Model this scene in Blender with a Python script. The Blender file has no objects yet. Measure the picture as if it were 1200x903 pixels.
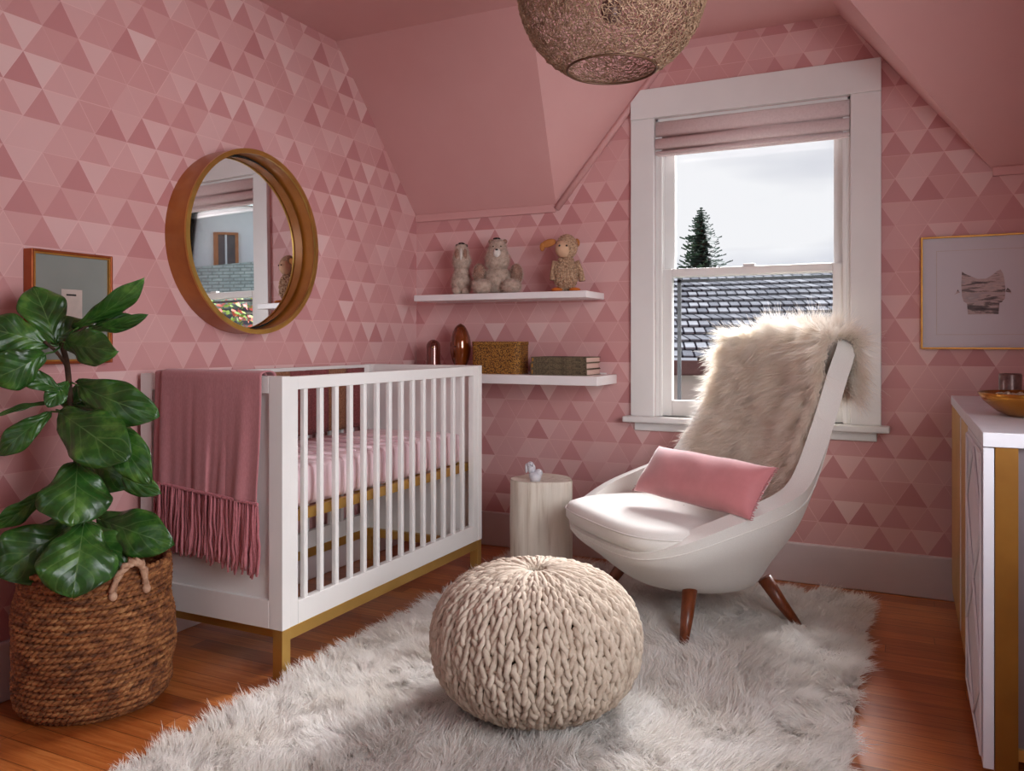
import bpy, bmesh, math, random
import numpy as np
from mathutils import Vector, Matrix, noise
random.seed(7)
RNG = np.random.default_rng(11)
C = bpy.context.scene.collection
PI = math.pi

# ------------------------------------------------------------------ camera geometry (image taken as 1200 x 903)
F = 956.0; YAW = math.radians(25.7); CS, SN = math.cos(YAW), math.sin(YAW); HOR = 400.0
def P(px, py, d):
    """world point seen at pixel (px,py) at camera depth d"""
    u = (px-600)/F; v = (HOR-py)/F
    return Vector((d*(-SN+u*CS), d*(CS+u*SN), 1.0+d*v))
def PM(px, py, d):
    """world point whose reflection in the round mirror is seen at (px,py)"""
    p = P(px, py, d); n = MN; c = MC
    return p-2*n*(p-c).dot(n)

MTZ, MTY = math.radians(-1.5), math.radians(-.55)      # the hung mirror leans a little
MN = (Matrix.Rotation(MTZ, 3, 'Z') @ Matrix.Rotation(MTY, 3, 'Y')) @ Vector((1, 0, 0)); MC = Vector((-2.238, 2.33, 1.37))
# ------------------------------------------------------------------ materials
def lin(c):
    return tuple(((x/255)/12.92 if x/255 <= .04045 else ((x/255+.055)/1.055)**2.4) for x in c[:3]) + (1.0,)
class NT:
    def __init__(s, name):
        s.m = bpy.data.materials.new(name); s.m.use_nodes = True
        s.t = s.m.node_tree; s.b = s.t.nodes['Principled BSDF']
    def n(s, typ, **kw):
        x = s.t.nodes.new(typ)
        for k, v in kw.items():
            if k.startswith('i_'): x.inputs[int(k[2:])].default_value = v
            else: setattr(x, k, v)
        return x
    def l(s, a, b): s.t.links.new(a, b)
    def math(s, op, a, b=None, c=None):
        x = s.n('ShaderNodeMath', operation=op)
        for i, v in enumerate((a, b, c)):
            if v is None: continue
            if isinstance(v, (int, float)): x.inputs[i].default_value = v
            else: s.l(v, x.inputs[i])
        return x.outputs[0]
    def coord(s, scale=(1, 1, 1), kind='Object'):
        tc = s.n('ShaderNodeTexCoord'); mp = s.n('ShaderNodeMapping'); mp.inputs['Scale'].default_value = scale
        s.l(tc.outputs[kind], mp.inputs[0]); return mp.outputs[0]
    def noise(s, scale=5, detail=3, rough=.5, vec=None, dist=0):
        x = s.n('ShaderNodeTexNoise'); x.inputs['Scale'].default_value = scale; x.inputs['Detail'].default_value = detail
        x.inputs['Roughness'].default_value = rough; x.inputs['Distortion'].default_value = dist
        if vec is not None: s.l(vec, x.inputs['Vector'])
        return x.outputs['Fac']
    def ramp(s, fac, stops, interp='LINEAR'):
        x = s.n('ShaderNodeValToRGB'); x.color_ramp.interpolation = interp
        el = x.color_ramp.elements
        while len(el) < len(stops): el.new(.5)
        for e, (p, c) in zip(el, stops): e.position = p; e.color = lin(c)
        s.l(fac, x.inputs[0]); return x.outputs[0]
    def mix(s, fac, a, b, mode='MIX'):
        x = s.n('ShaderNodeMix', data_type='RGBA', blend_type=mode)
        for i, v in ((0, fac), (6, a), (7, b)):
            if isinstance(v, (int, float)): x.inputs[i].default_value = v
            elif isinstance(v, tuple): x.inputs[i].default_value = v
            else: s.l(v, x.inputs[i])
        return x.outputs[2]
    def bump(s, h, strength=.3, dist=.01):
        x = s.n('ShaderNodeBump'); x.inputs['Strength'].default_value = strength; x.inputs['Distance'].default_value = dist
        s.l(h, x.inputs['Height']); s.l(x.outputs[0], s.b.inputs['Normal']); return x
    def base(s, c):
        if isinstance(c, tuple): s.b.inputs['Base Color'].default_value = c
        else: s.l(c, s.b.inputs['Base Color'])
    def set(s, **kw):
        for k, v in kw.items(): s.b.inputs[k.replace('_', ' ')].default_value = v
M = {}
def simple(name, c, rough=.5, metal=0, c2=None, nscale=20, bump=0, bdist=.002, vscale=(1, 1, 1), spec=.5, sheen=0, coat=0):
    t = NT(name); t.set(Roughness=rough, Metallic=metal); t.b.inputs['Specular IOR Level'].default_value = spec
    t.b.inputs['Sheen Weight'].default_value = sheen; t.b.inputs['Coat Weight'].default_value = coat
    v = t.coord(vscale); f = t.noise(nscale, 4, .6, v)
    c2 = c2 or tuple(max(0, x*.9) for x in c)
    t.base(t.ramp(f, [(.3, c2), (.7, c)]))
    if bump: t.bump(f, bump, bdist)
    M[name] = t.m; return t.m

PINK_PAINT = (208, 158, 155)
simple('pink_paint', PINK_PAINT, .55, c2=(205, 153, 150), nscale=3)
simple('white_trim', (226, 224, 222), .35, c2=(220, 218, 216), nscale=4)
simple('dim_white_trim', (205, 190, 190), .35, c2=(198, 182, 182), nscale=4)  # white baseboard; dim pinkish light is put into its colour
simple('crib_white', (232, 229, 226), .38, c2=(228, 225, 222), nscale=4)
simple('crib_end', (205, 198, 192), .4, c2=(200, 193, 187), nscale=4)
simple('brass', (212, 172, 96), .36, .75, c2=(200, 158, 82), nscale=6)
simple('shaded_brass', (150, 104, 40), .42, .55, c2=(132, 88, 32), nscale=6)  # brass for the dresser posts, with shadow put into the colour
simple('mirror_wood', (172, 106, 38), .35, .25, c2=(150, 86, 28), nscale=8, coat=.2)
simple('mirror_brass', (205, 165, 90), .3, 1, nscale=8)
simple('black', (12, 11, 11), .8)
simple('dark_frame', (52, 54, 58), .6)
simple('chair_fabric', (228, 224, 219), .85, c2=(214, 210, 204), nscale=500, bump=.25, bdist=.001, sheen=.2)
simple('walnut', (128, 62, 26), .4, c2=(88, 36, 14), nscale=14, vscale=(6, 6, 1), coat=.2)
simple('pink_velvet', (196, 122, 125), .75, c2=(184, 110, 114), nscale=12, sheen=.6, bump=.1)
simple('throw_pink', (190, 126, 130), .95, c2=(176, 112, 116), nscale=260, vscale=(1, 1, .3), bump=.4, bdist=.001, sheen=.3)
simple('fringe_pink', (196, 122, 128), .95, c2=(174, 100, 107), nscale=150, sheen=.2)
simple('yarn', (212, 197, 180), .95, c2=(172, 152, 134), nscale=35, bump=.6, bdist=.002)
simple('yarn_core', (96, 78, 62), 1)
simple('soil', (45, 30, 20), 1, nscale=60, bump=.6)
simple('bark', (84, 58, 40), .9, c2=(50, 34, 24), nscale=40, bump=.5)
simple('shelf_white', (232, 226, 226), .3, c2=(226, 220, 220), nscale=3)
simple('plush_cream', (198, 176, 160), 1, c2=(160, 138, 124), nscale=60, bump=.8, bdist=.003, sheen=.2)
simple('plush_brown', (158, 122, 104), 1, c2=(130, 98, 84), nscale=60, bump=.8, bdist=.003)
simple('plush_white', (224, 214, 206), 1, nscale=60)
simple('lamb_body', (206, 172, 140), 1, c2=(120, 84, 62), nscale=140, bump=1, bdist=.004)
simple('lamb_face', (206, 168, 138), .95, c2=(190, 150, 120), nscale=30)
simple('lamb_ear', (176, 112, 56), .9, c2=(150, 92, 44), nscale=30)
simple('lamb_foot', (208, 116, 38), .8, c2=(190, 100, 30), nscale=30)
simple('eye_black', (14, 12, 12), .25)
simple('amber', (140, 66, 18), .12, .35, c2=(70, 24, 8), nscale=7, vscale=(3, 3, .5), coat=1)
simple('copper_glass', (128, 62, 46), .15, .4, c2=(88, 34, 28), nscale=5, coat=1)
simple('ceramic', (220, 218, 222), .35, c2=(180, 178, 188), nscale=18)
simple('page', (214, 182, 168), .8, c2=(196, 160, 148), nscale=200, vscale=(.05, .05, 6))
simple('dresser_shaded', (112, 102, 106), .4, c2=(106, 96, 100), nscale=3)  # white dresser case, its side shadow painted in as grey
simple('dresser_white', (218, 216, 222), .35, c2=(208, 206, 213), nscale=9)
simple('bowl_gold', (196, 138, 62), .25, .85, c2=(172, 112, 44), nscale=8)
simple('bead', (200, 180, 160), .3, .3, c2=(90, 60, 44), nscale=90)
simple('candle_glass', (128, 98, 92), .3, .3, c2=(70, 44, 42), nscale=30)
simple('paper', (206, 202, 208), .6, c2=(203, 199, 205), nscale=3)
simple('print_glare', (140, 144, 138), .22, c2=(126, 132, 126), nscale=2.5, coat=.6)  # grey-green stands for a glass reflection painted into the print
simple('card', (200, 182, 172), .6)
simple('frame_copper', (170, 92, 48), .35, .6, c2=(140, 66, 34), nscale=10)
simple('frame_gold', (196, 140, 66), .35, .7)
simple('linen_blind', (226, 208, 206), .9, c2=(216, 196, 194), nscale=120, bump=.2, bdist=.001)
simple('siding', (196, 190, 186), .8, c2=(186, 180, 176), nscale=2)
simple('siding_white', (232, 240, 244), .8, c2=(224, 232, 238), nscale=2)
simple('siding_blue', (118, 124, 148), .8, c2=(92, 98, 118), nscale=3)
simple('brown_fascia', (92, 62, 60), .7)
simple('window_wood', (186, 124, 78), .6)
simple('window_dark', (84, 90, 92), .15, c2=(60, 66, 70), nscale=1.5)
simple('grass', (80, 96, 60), 1, c2=(60, 78, 44), nscale=2)
simple('flower_coral', (236, 120, 100), .8, c2=(226, 90, 80), nscale=8)
simple('flower_leaf', (150, 190, 50), .8, c2=(90, 140, 40), nscale=8)
simple('outdoor_conifer', (92, 108, 100), 1, c2=(66, 82, 76), nscale=8)
simple('wire', (190, 158, 130), .45, .5, c2=(140, 108, 84), nscale=30)
simple('wire_dark', (92, 62, 42), .5, .4)
simple('blanket_wine', (150, 84, 84), 1, c2=(104, 52, 52), nscale=160, bump=.6, bdist=.002)
simple('blanket_tan', (164, 118, 88), 1, c2=(112, 70, 50), nscale=160, bump=.6, bdist=.002)
simple('bump_rope', (214, 178, 150), .95, c2=(170, 126, 98), nscale=70, bump=.5)

def hair_mat(name, c, c2, trans=.35, nscale=6):
    t = NT(name); t.set(Roughness=.7); t.b.inputs['Specular IOR Level'].default_value = .25; t.b.inputs['Sheen Weight'].default_value = .3
    f = t.noise(nscale, 4, .6, t.coord()); col = t.ramp(f, [(.3, c2), (.65, c)]); t.base(col)
    tr = t.n('ShaderNodeBsdfTranslucent'); t.l(col, tr.inputs[0])
    mx = t.n('ShaderNodeMixShader'); mx.inputs[0].default_value = trans
    out = t.t.nodes['Material Output']
    t.l(t.b.outputs[0], mx.inputs[1]); t.l(tr.outputs[0], mx.inputs[2]); t.l(mx.outputs[0], out.inputs[0])
    M[name] = t.m
hair_mat('rug_pile', (246, 243, 240), (234, 228, 221), .35)
hair_mat('fur', (253, 248, 240), (244, 234, 220), .5, 14)
hair_mat('plush_fur', (212, 192, 176), (172, 150, 134), .3, 30)

def wallpaper(name, axis, off=(0, 0), b=.115, h=.0925):
    t = NT(name); t.set(Roughness=.5); t.b.inputs['Specular IOR Level'].default_value = .4
    tc = t.n('ShaderNodeTexCoord'); sp = t.n('ShaderNodeSeparateXYZ'); t.l(tc.outputs['Object'], sp.inputs[0])
    u = t.math('ADD', sp.outputs[axis], off[0]+40*b); v = t.math('ADD', sp.outputs[2], off[1])
    r = t.math('DIVIDE', v, h); q = t.math('SUBTRACT', t.math('DIVIDE', u, b), t.math('MULTIPLY', r, .5))
    fr = t.math('FRACT', r); fq = t.math('FRACT', q); ir = t.math('FLOOR', r); iq = t.math('FLOOR', q)
    dn = t.math('GREATER_THAN', t.math('ADD', fr, fq), 1.0)
    def wn(a, bb, c):
        cb = t.n('ShaderNodeCombineXYZ'); 
        for i, x in enumerate((a, bb, c)): 
            if isinstance(x, (int, float)): cb.inputs[i].default_value = x
            else: t.l(x, cb.inputs[i])
        w = t.n('ShaderNodeTexWhiteNoise', noise_dimensions='3D'); t.l(cb.outputs[0], w.inputs[0]); return w.outputs['Value']
    f = wn(iq, ir, dn)
    # pairs of triangles sometimes share a shade (reads as rhombus)
    g = wn(iq, ir, 5.3); share = t.math('GREATER_THAN', wn(iq, ir, 9.1), .72)
    up = t.ramp(f, [(0, (188, 128, 128)), (.2, (195, 138, 137)), (.6, (202, 149, 147)), (.85, (208, 160, 158))], 'CONSTANT')
    dw = t.ramp(f, [(0, (205, 154, 152)), (.25, (210, 163, 161)), (.55, (215, 173, 171)), (.82, (220, 184, 181))], 'CONSTANT')
    sh = t.ramp(g, [(0, (202, 149, 147)), (.5, (208, 160, 158)), (.8, (214, 171, 169))], 'CONSTANT')
    col = t.mix(share, t.mix(dn, up, dw), sh)
    # faint pale seams where the triangles meet
    s = t.math('ADD', fr, fq)
    e1 = t.math('MINIMUM', fq, t.math('SUBTRACT', 1.0, fq)); e2 = t.math('MINIMUM', fr, t.math('SUBTRACT', 1.0, fr))
    e3 = t.math('ABSOLUTE', t.math('SUBTRACT', s, 1.0))
    e = t.math('MINIMUM', t.math('MINIMUM', e1, e2), e3)
    line = t.math('MULTIPLY', t.math('LESS_THAN', e, .014), t.math('SUBTRACT', t.math('MULTIPLY', f, .8), .15))
    col = t.mix(line, col, lin((232, 190, 188)))
    nz = t.noise(2.2, 3, .5, tc.outputs['Object'])
    col = t.mix(t.math('MULTIPLY', t.math('SUBTRACT', nz, .3), .25), col, lin((214, 150, 150)))
    t.base(col); M[name] = t.m
wallpaper('wallpaper_back', 0, (.034, .02)); wallpaper('wallpaper_side', 1, (.0, .02))

def wood_floor():
    t = NT('floor_wood'); t.set(Roughness=.3); t.b.inputs['Coat Weight'].default_value = .15
    tc = t.n('ShaderNodeTexCoord'); sp = t.n('ShaderNodeSeparateXYZ'); t.l(tc.outputs['Object'], sp.inputs[0])
    w = .072
    ry = t.math('DIVIDE', t.math('ADD', sp.outputs[1], 10), w); iy = t.math('FLOOR', ry); fy = t.math('FRACT', ry)
    w1 = t.n('ShaderNodeTexWhiteNoise', noise_dimensions='1D'); t.l(iy, w1.inputs['W'])
    rx = t.math('ADD', t.math('DIVIDE', sp.outputs[0], 1.1), t.math('MULTIPLY', w1.outputs[0], 7)); ix = t.math('FLOOR', rx); fx = t.math('FRACT', rx)
    cb = t.n('ShaderNodeCombineXYZ'); t.l(ix, cb.inputs[0]); t.l(iy, cb.inputs[1])
    wn = t.n('ShaderNodeTexWhiteNoise', noise_dimensions='2D'); t.l(cb.outputs[0], wn.inputs[0])
    mp = t.n('ShaderNodeMapping'); mp.inputs['Scale'].default_value = (1.6, 28, 1); t.l(tc.outputs['Object'], mp.inputs[0])
    ad = t.n('ShaderNodeVectorMath', operation='ADD'); t.l(mp.outputs[0], ad.inputs[0])
    cb2 = t.n('ShaderNodeCombineXYZ'); t.l(t.math('MULTIPLY', wn.outputs[0], 30), cb2.inputs[0]); t.l(cb2.outputs[0], ad.inputs[1])
    g = t.noise(3.2, 6, .65, ad.outputs[0], .6)
    col = t.ramp(g, [(.25, (158, 84, 38)), (.5, (194, 116, 58)), (.75, (216, 146, 84))])
    tint = t.ramp(wn.outputs[0], [(0, (168, 130, 112)), (.3, (214, 190, 172)), (1, (255, 250, 245))])
    col = t.mix(.75, col, tint, 'MULTIPLY')
    ey = t.math('MINIMUM', fy, t.math('SUBTRACT', 1.0, fy)); gap = t.math('LESS_THAN', ey, .018)
    gx = t.math('LESS_THAN', fx, .0018); gap = t.math('MAXIMUM', gap, gx)
    col = t.mix(t.math('MULTIPLY', gap, .7), col, lin((40, 16, 8)))
    t.base(col); t.bump(t.math('SUBTRACT', g, t.math('MULTIPLY', gap, 2)), .12, .002); M['floor_wood'] = t.m
wood_floor()

def glass():
    t = NT('pane_glass'); out = t.t.nodes['Material Output']
    tr = t.n('ShaderNodeBsdfTransparent'); gl = t.n('ShaderNodeBsdfGlossy'); gl.inputs['Roughness'].default_value = .02
    fr = t.n('ShaderNodeFresnel'); fr.inputs[0].default_value = 1.3
    mx = t.n('ShaderNodeMixShader'); t.l(fr.outputs[0], mx.inputs[0]); t.l(tr.outputs[0], mx.inputs[1]); t.l(gl.outputs[0], mx.inputs[2])
    t.l(mx.outputs[0], out.inputs[0]); M['pane_glass'] = t.m
glass()
def mirror():
    t = NT('mirror_glass'); t.set(Metallic=1.0, Roughness=.01); t.base(lin((236, 238, 238))); M['mirror_glass'] = t.m
mirror()
def ribbed_sheet():
    t = NT('crib_sheet'); t.set(Roughness=.9); t.b.inputs['Sheen Weight'].default_value = .2
    f = t.noise(5, 3, .5, t.coord())
    tc = t.n('ShaderNodeTexCoord'); sp = t.n('ShaderNodeSeparateXYZ'); t.l(tc.outputs['Object'], sp.inputs[0])
    wv = t.math('SINE', t.math('ADD', t.math('MULTIPLY', sp.outputs[1], 110), t.math('MULTIPLY', f, 7)))
    st = t.math('GREATER_THAN', wv, .82)
    t.base(t.mix(t.math('MULTIPLY', st, .45), t.ramp(f, [(.3, (232, 200, 206)), (.7, (244, 222, 226))]), lin((190, 136, 146)))); M['crib_sheet'] = t.m
ribbed_sheet()
def basket_mat():
    t = NT('seagrass'); t.set(Roughness=.75); v = t.coord((1, 1, 3))
    f = t.noise(26, 5, .7, v); t.base(t.ramp(f, [(.3, (58, 30, 16)), (.45, (118, 70, 38)), (.58, (164, 108, 62)), (.74, (204, 158, 106))]))
    t.bump(t.noise(120, 3, .5, v), .4, .002); M['seagrass'] = t.m
basket_mat()
def box_mat():
    t = NT('woven_gold'); t.set(Roughness=.5, Metallic=.2); v = t.coord()
    vo = t.n('ShaderNodeTexVoronoi'); vo.inputs['Scale'].default_value = 230; t.l(v, vo.inputs['Vector'])
    t.base(t.ramp(vo.outputs['Distance'], [(.15, (200, 150, 62)), (.45, (150, 98, 34)), (.7, (70, 36, 12))]))
    t.bump(vo.outputs['Distance'], .8, -.003); M['woven_gold'] = t.m
box_mat()
def book_mat():
    t = NT('book_cloth'); t.set(Roughness=.85); v = t.coord()
    f = t.noise(38, 4, .6, v, 1.5); t.base(t.ramp(f, [(.35, (74, 62, 46)), (.5, (108, 94, 70)), (.54, (62, 50, 38)), (.65, (100, 88, 64))])); M['book_cloth'] = t.m
book_mat()
def stump_mat():
    t = NT('bleached_wood'); t.set(Roughness=.6); v = t.coord((14, 14, .9))
    f = t.noise(3, 5, .6, v, .4); t.base(t.ramp(f, [(.25, (176, 158, 138)), (.45, (214, 204, 190)), (.75, (228, 220, 208))]))
    t.bump(f, .3, .004); M['bleached_wood'] = t.m
stump_mat()
def leaf_mat():
    t = NT('fig_leaf'); t.set(Roughness=.32); t.b.inputs['Coat Weight'].default_value = .15
    uv = t.n('ShaderNodeUVMap'); sp = t.n('ShaderNodeSeparateXYZ'); t.l(uv.outputs[0], sp.inputs[0])
    x = t.math('ABSOLUTE', t.math('SUBTRACT', sp.outputs[0], .5)); y = sp.outputs[1]
    mid = t.math('LESS_THAN', x, .012); f0 = t.noise(9, 2, .5, t.coord())
    k = t.math('FRACT', t.math('ADD', t.math('MULTIPLY', t.math('SUBTRACT', y, t.math('MULTIPLY', x, .75)), 5.0), t.math('MULTIPLY', f0, .9)))
    side = t.math('LESS_THAN', t.math('ABSOLUTE', t.math('SUBTRACT', k, .5)), .055)
    vein = t.math('MAXIMUM', mid, t.math('MULTIPLY', side, .55))
    f = t.noise(16, 4, .6, t.coord())
    col = t.ramp(f, [(.3, (24, 56, 18)), (.52, (46, 92, 32)), (.72, (92, 138, 54))])
    t.base(t.mix(t.math('MULTIPLY', vein, .42), col, lin((112, 146, 84))))
    hgt = t.math('ABSOLUTE', t.math('SUBTRACT', k, .5)); t.bump(t.math('ADD', hgt, t.math('MULTIPLY', f, .4)), .5, .006)
    M['fig_leaf'] = t.m
leaf_mat()
def shingles(name, c1, c2, dark, axis=0, rh=.5, rw=.5):
    t = NT(name); t.set(Roughness=1.0); t.b.inputs['Specular IOR Level'].default_value = 0
    br = t.n('ShaderNodeTexBrick'); br.offset = .37; br.inputs['Scale'].default_value = 1
    br.inputs['Brick Width'].default_value = rw; br.inputs['Row Height'].default_value = rh; br.inputs['Mortar Size'].default_value = .012
    br.inputs['Color1'].default_value = lin(c1); br.inputs['Color2'].default_value = lin(c2); br.inputs['Mortar'].default_value = lin(dark)
    uv = t.n('ShaderNodeUVMap'); t.l(uv.outputs[0], br.inputs['Vector'])
    f = t.noise(6, 5, .7, uv.outputs[0]); t.base(t.mix(.5, br.outputs[0], t.ramp(f, [(.3, (130, 130, 134)), (.7, (255, 255, 255))]), 'MULTIPLY')); M[name] = t.m
shingles('shingle_grey', (132, 134, 140), (92, 94, 101), (34, 34, 40), rh=.5, rw=.13)
shingles('shingle_green', (200, 216, 214), (178, 198, 196), (140, 160, 160), rh=.075, rw=.22)
def art_mat():
    t = NT('ink_wash'); t.set(Roughness=.6); v = t.coord((2.5, 1, 16))
    f = t.noise(2.6, 5, .65, v, .4); t.base(t.ramp(f, [(.3, (50, 44, 48)), (.44, (110, 98, 98)), (.5, (190, 168, 164)), (.62, (160, 150, 152)), (.75, (205, 196, 198))])); M['ink_wash'] = t.m
art_mat()

# ------------------------------------------------------------------ mesh helpers
def mesh_obj(name, verts, faces, mat, parent=None, smooth=False, loc=None):
    me = bpy.data.meshes.new(name)
    me.from_pydata([tuple(v) for v in verts], [], faces); me.update()
    bm = bmesh.new(); bm.from_mesh(me); bmesh.ops.recalc_face_normals(bm, faces=bm.faces); bm.to_mesh(me); bm.free()
    if smooth: me.polygons.foreach_set('use_smooth', [True]*len(me.polygons))
    me.materials.append(M[mat] if isinstance(mat, str) else mat)
    o = bpy.data.objects.new(name, me); C.objects.link(o)
    if parent: o.parent = parent
    if loc is not None: o.location = loc
    return o
class MB:
    def __init__(s): s.v = []; s.f = []
    def add(s, v, f):
        k = len(s.v); s.v += [Vector(x) for x in v]; s.f += [tuple(i+k for i in q) for q in f]; return s
    def box(s, a, b):
        x0, y0, z0 = a; x1, y1, z1 = b
        return s.add([(x0,y0,z0),(x1,y0,z0),(x1,y1,z0),(x0,y1,z0),(x0,y0,z1),(x1,y0,z1),(x1,y1,z1),(x0,y1,z1)],
              [(0,3,2,1),(4,5,6,7),(0,1,5,4),(1,2,6,5),(2,3,7,6),(3,0,4,7)])
    def ell(s, c, r, n=16, m=12, rot=None):
        c = Vector(c); v = []
        for i in range(1, m):
            a = PI*i/m
            for j in range(n):
                b = 2*PI*j/n; p = Vector((r[0]*math.sin(a)*math.cos(b), r[1]*math.sin(a)*math.sin(b), r[2]*math.cos(a)))
                if rot is not None: p = rot @ p
                v.append(c+p)
        t = Vector((0,0,r[2])); 
        if rot is not None: t = rot @ t
        v += [c+t, c-t]; T = len(v)-2; f = []
        for i in range(m-2):
            for j in range(n): f.append((i*n+j, i*n+(j+1)%n, (i+1)*n+(j+1)%n, (i+1)*n+j))
        for j in range(n): f.append((T, (j+1)%n, j)); f.append((T+1, (m-2)*n+j, (m-2)*n+(j+1)%n))
        return s.add(v, f)
    def tube(s, pts, r, n=8, closed=False, cap=True):
        pts = [Vector(p) for p in pts]; L = len(pts); rr = r if hasattr(r, '__len__') else [r]*L
        v = []; up = None
        for i, p in enumerate(pts):
            a = pts[(i-1) % L] if closed or i > 0 else p; b = pts[(i+1) % L] if closed or i < L-1 else p
            d = (b-a).normalized()
            if up is None:
                up = Vector((0,0,1)) if abs(d.z) < .9 else Vector((1,0,0))
            x = d.cross(up)
            if x.length < 1e-5: x = d.cross(Vector((1,.3,.2)))
            x.normalize(); y = x.cross(d).normalized(); up = y
            for j in range(n):
                t = 2*PI*j/n; v.append(p + x*rr[i]*math.cos(t) + y*rr[i]*math.sin(t))
        f = []
        for i in range(L if closed else L-1):
            for j in range(n):
                k = (i+1) % L; f.append((i*n+j, i*n+(j+1)%n, k*n+(j+1)%n, k*n+j))
        if cap and not closed: f.append(tuple(range(n))); f.append(tuple((L-1)*n+j for j in range(n)))
        return s.add(v, f)
    def lathe(s, prof, c=(0,0,0), n=48, axis='z'):
        v = []; f = []
        for (r, z) in prof:
            for j in range(n):
                a = 2*PI*j/n; x, y = r*math.cos(a), r*math.sin(a)
                p = (x, y, z) if axis == 'z' else (z, x, y)
                v.append((p[0]+c[0], p[1]+c[1], p[2]+c[2]))
        for i in range(len(prof)-1):
            for j in range(n): f.append((i*n+j, i*n+(j+1)%n, (i+1)*n+(j+1)%n, (i+1)*n+j))
        return s.add(v, f)
    def prism(s, poly, d):
        """poly: list of 3D points, extruded by vector d"""
        n = len(poly); v = [Vector(p) for p in poly] + [Vector(p)+Vector(d) for p in poly]
        return s.add(v, [tuple(range(n-1, -1, -1)), tuple(range(n, 2*n))] + [(i, (i+1)%n, n+(i+1)%n, n+i) for i in range(n)])
    def build(s, name, mat, parent=None, smooth=False, bevel=0, seg=2, loc=None, sub=0):
        o = mesh_obj(name, s.v, s.f, mat, parent, smooth, loc)
        if bevel:
            b = o.modifiers.new('bevel', 'BEVEL'); b.width = bevel; b.segments = seg; b.limit_method = 'ANGLE'; b.angle_limit = math.radians(40)
            o.data.polygons.foreach_set('use_smooth', [True]*len(o.data.polygons))
            wn = o.modifiers.new('wn', 'WEIGHTED_NORMAL'); wn.keep_sharp = True
        if sub:
            m = o.modifiers.new('sub', 'SUBSURF'); m.levels = sub; m.render_levels = sub
        return o
def tag(o, label, cat, group=None, kind=None):
    o['label'] = label; o['category'] = cat
    if group: o['group'] = group
    if kind: o['kind'] = kind
    return o
def thing(name, label, cat, loc=(0,0,0), rz=0, group=None):
    o = bpy.data.objects.new(name, None); C.objects.link(o); o.location = loc; o.rotation_euler = (0, 0, rz); o.empty_display_size = .1
    return tag(o, label, cat, group)
def struct(o): o['kind'] = 'structure'; return o
def uv_planar(o, fu, fv):
    me = o.data; uv = me.uv_layers.new(name='UVMap')
    for l in me.loops:
        co = me.vertices[l.vertex_index].co; uv.data[l.index].uv = (fu(co), fv(co))
def cat_rom(keys, n, closed=False):
    keys = [Vector(k) for k in keys]; out = []; L = len(keys); segs = L if closed else L-1
    for i in range(segs):
        p1, p2 = keys[i], keys[(i+1) % L]
        p0 = keys[(i-1) % L] if closed or i > 0 else p1*2-p2
        p3 = keys[(i+2) % L] if closed or i < L-2 else p2*2-p1
        for k in range(n):
            t = k/n; out.append(.5*((2*p1)+(p2-p0)*t+(2*p0-5*p1+4*p2-p3)*t*t+(3*p1-p0-3*p2+p3)*t**3))
    if not closed: out.append(keys[-1])
    return out
def np_mesh(name, V, Q, mat, parent=None, smooth=True):
    me = bpy.data.meshes.new(name); me.vertices.add(len(V)); me.vertices.foreach_set('co', V.astype(np.float32).ravel())
    me.loops.add(Q.size); me.loops.foreach_set('vertex_index', Q.astype(np.int32).ravel())
    k = Q.shape[1]; me.polygons.add(len(Q)); me.polygons.foreach_set('loop_start', np.arange(0, Q.size, k, dtype=np.int32))
    me.update(calc_edges=True)
    if smooth: me.polygons.foreach_set('use_smooth', np.ones(len(Q), dtype=bool))
    me.materials.append(M[mat]); o = bpy.data.objects.new(name, me); C.objects.link(o)
    if parent: o.parent = parent
    return o
def strands(root, tipvec, width, K=3, curl=.15, bendv=None):
    """root (N,3), tipvec (N,3): tapered flat hairs, gently bent"""
    N = len(root); L = np.linalg.norm(tipvec, axis=1, keepdims=True)
    rnd = RNG.normal(size=(N, 3)); side = np.cross(tipvec, rnd); side /= np.linalg.norm(side, axis=1, keepdims=True)+1e-9
    bend = RNG.normal(size=(N, 3))*curl*L
    if bendv is not None: bend = bend + bendv
    V = np.zeros((N, K+1, 2, 3))
    for k in range(K+1):
        t = k/K; c = root + tipvec*t + bend*(t*t) ; w = width*(1-.85*t**1.5)
        V[:, k, 0] = c-side*w/2; V[:, k, 1] = c+side*w/2
    base = (np.arange(N)*(K+1)*2)[:, None]
    Q = []
    for k in range(K):
        a = base+2*k; Q.append(np.concatenate([a, a+1, a+3, a+2], axis=1))
    return V.reshape(-1, 3), np.concatenate(Q)

# ------------------------------------------------------------------ room shell
XL, XR, YB, YF, ZC = -2.27, .66, 3.58, -1.3, 2.33
WX0, WX1, WZ0, WZ1 = -1.009, -.197, .665, 1.997      # window opening
def wall_with_hole(name, mat, u0, u1, z0, z1, hole, mk):
    mb = MB(); h0, h1, g0, g1 = hole
    for (a, b, c, d) in ((u0, h0, z0, z1), (h1, u1, z0, z1), (h0, h1, z0, g0), (h0, h1, g1, z1)):
        mb.box(*mk(a, b, c, d))
    return struct(mb.build(name, mat))
wall_with_hole('wall_back', 'wallpaper_back', XL-.1, XR+.1, 0, ZC+.1, (WX0, WX1, WZ0, WZ1), lambda a, b, c, d: ((a, YB, c), (b, YB+.14, d)))
struct(MB().box((XL-.12, YF, 0), (XL, YB, ZC+.1)).build('wall_left', 'wallpaper_side'))
wall_with_hole('wall_right', 'wallpaper_side', YF, YB, 0, ZC+.1, (.45, 1.85, .75, 2.0), lambda a, b, c, d: ((XR, a, c), (XR+.12, b, d)))
wall_with_hole('wall_rear', 'pink_paint', XL-.1, XR+.1, 0, ZC+.1, (-1.9, -.5, .7, 2.0), lambda a, b, c, d: ((a, YF-.12, c), (b, YF, d)))
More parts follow.
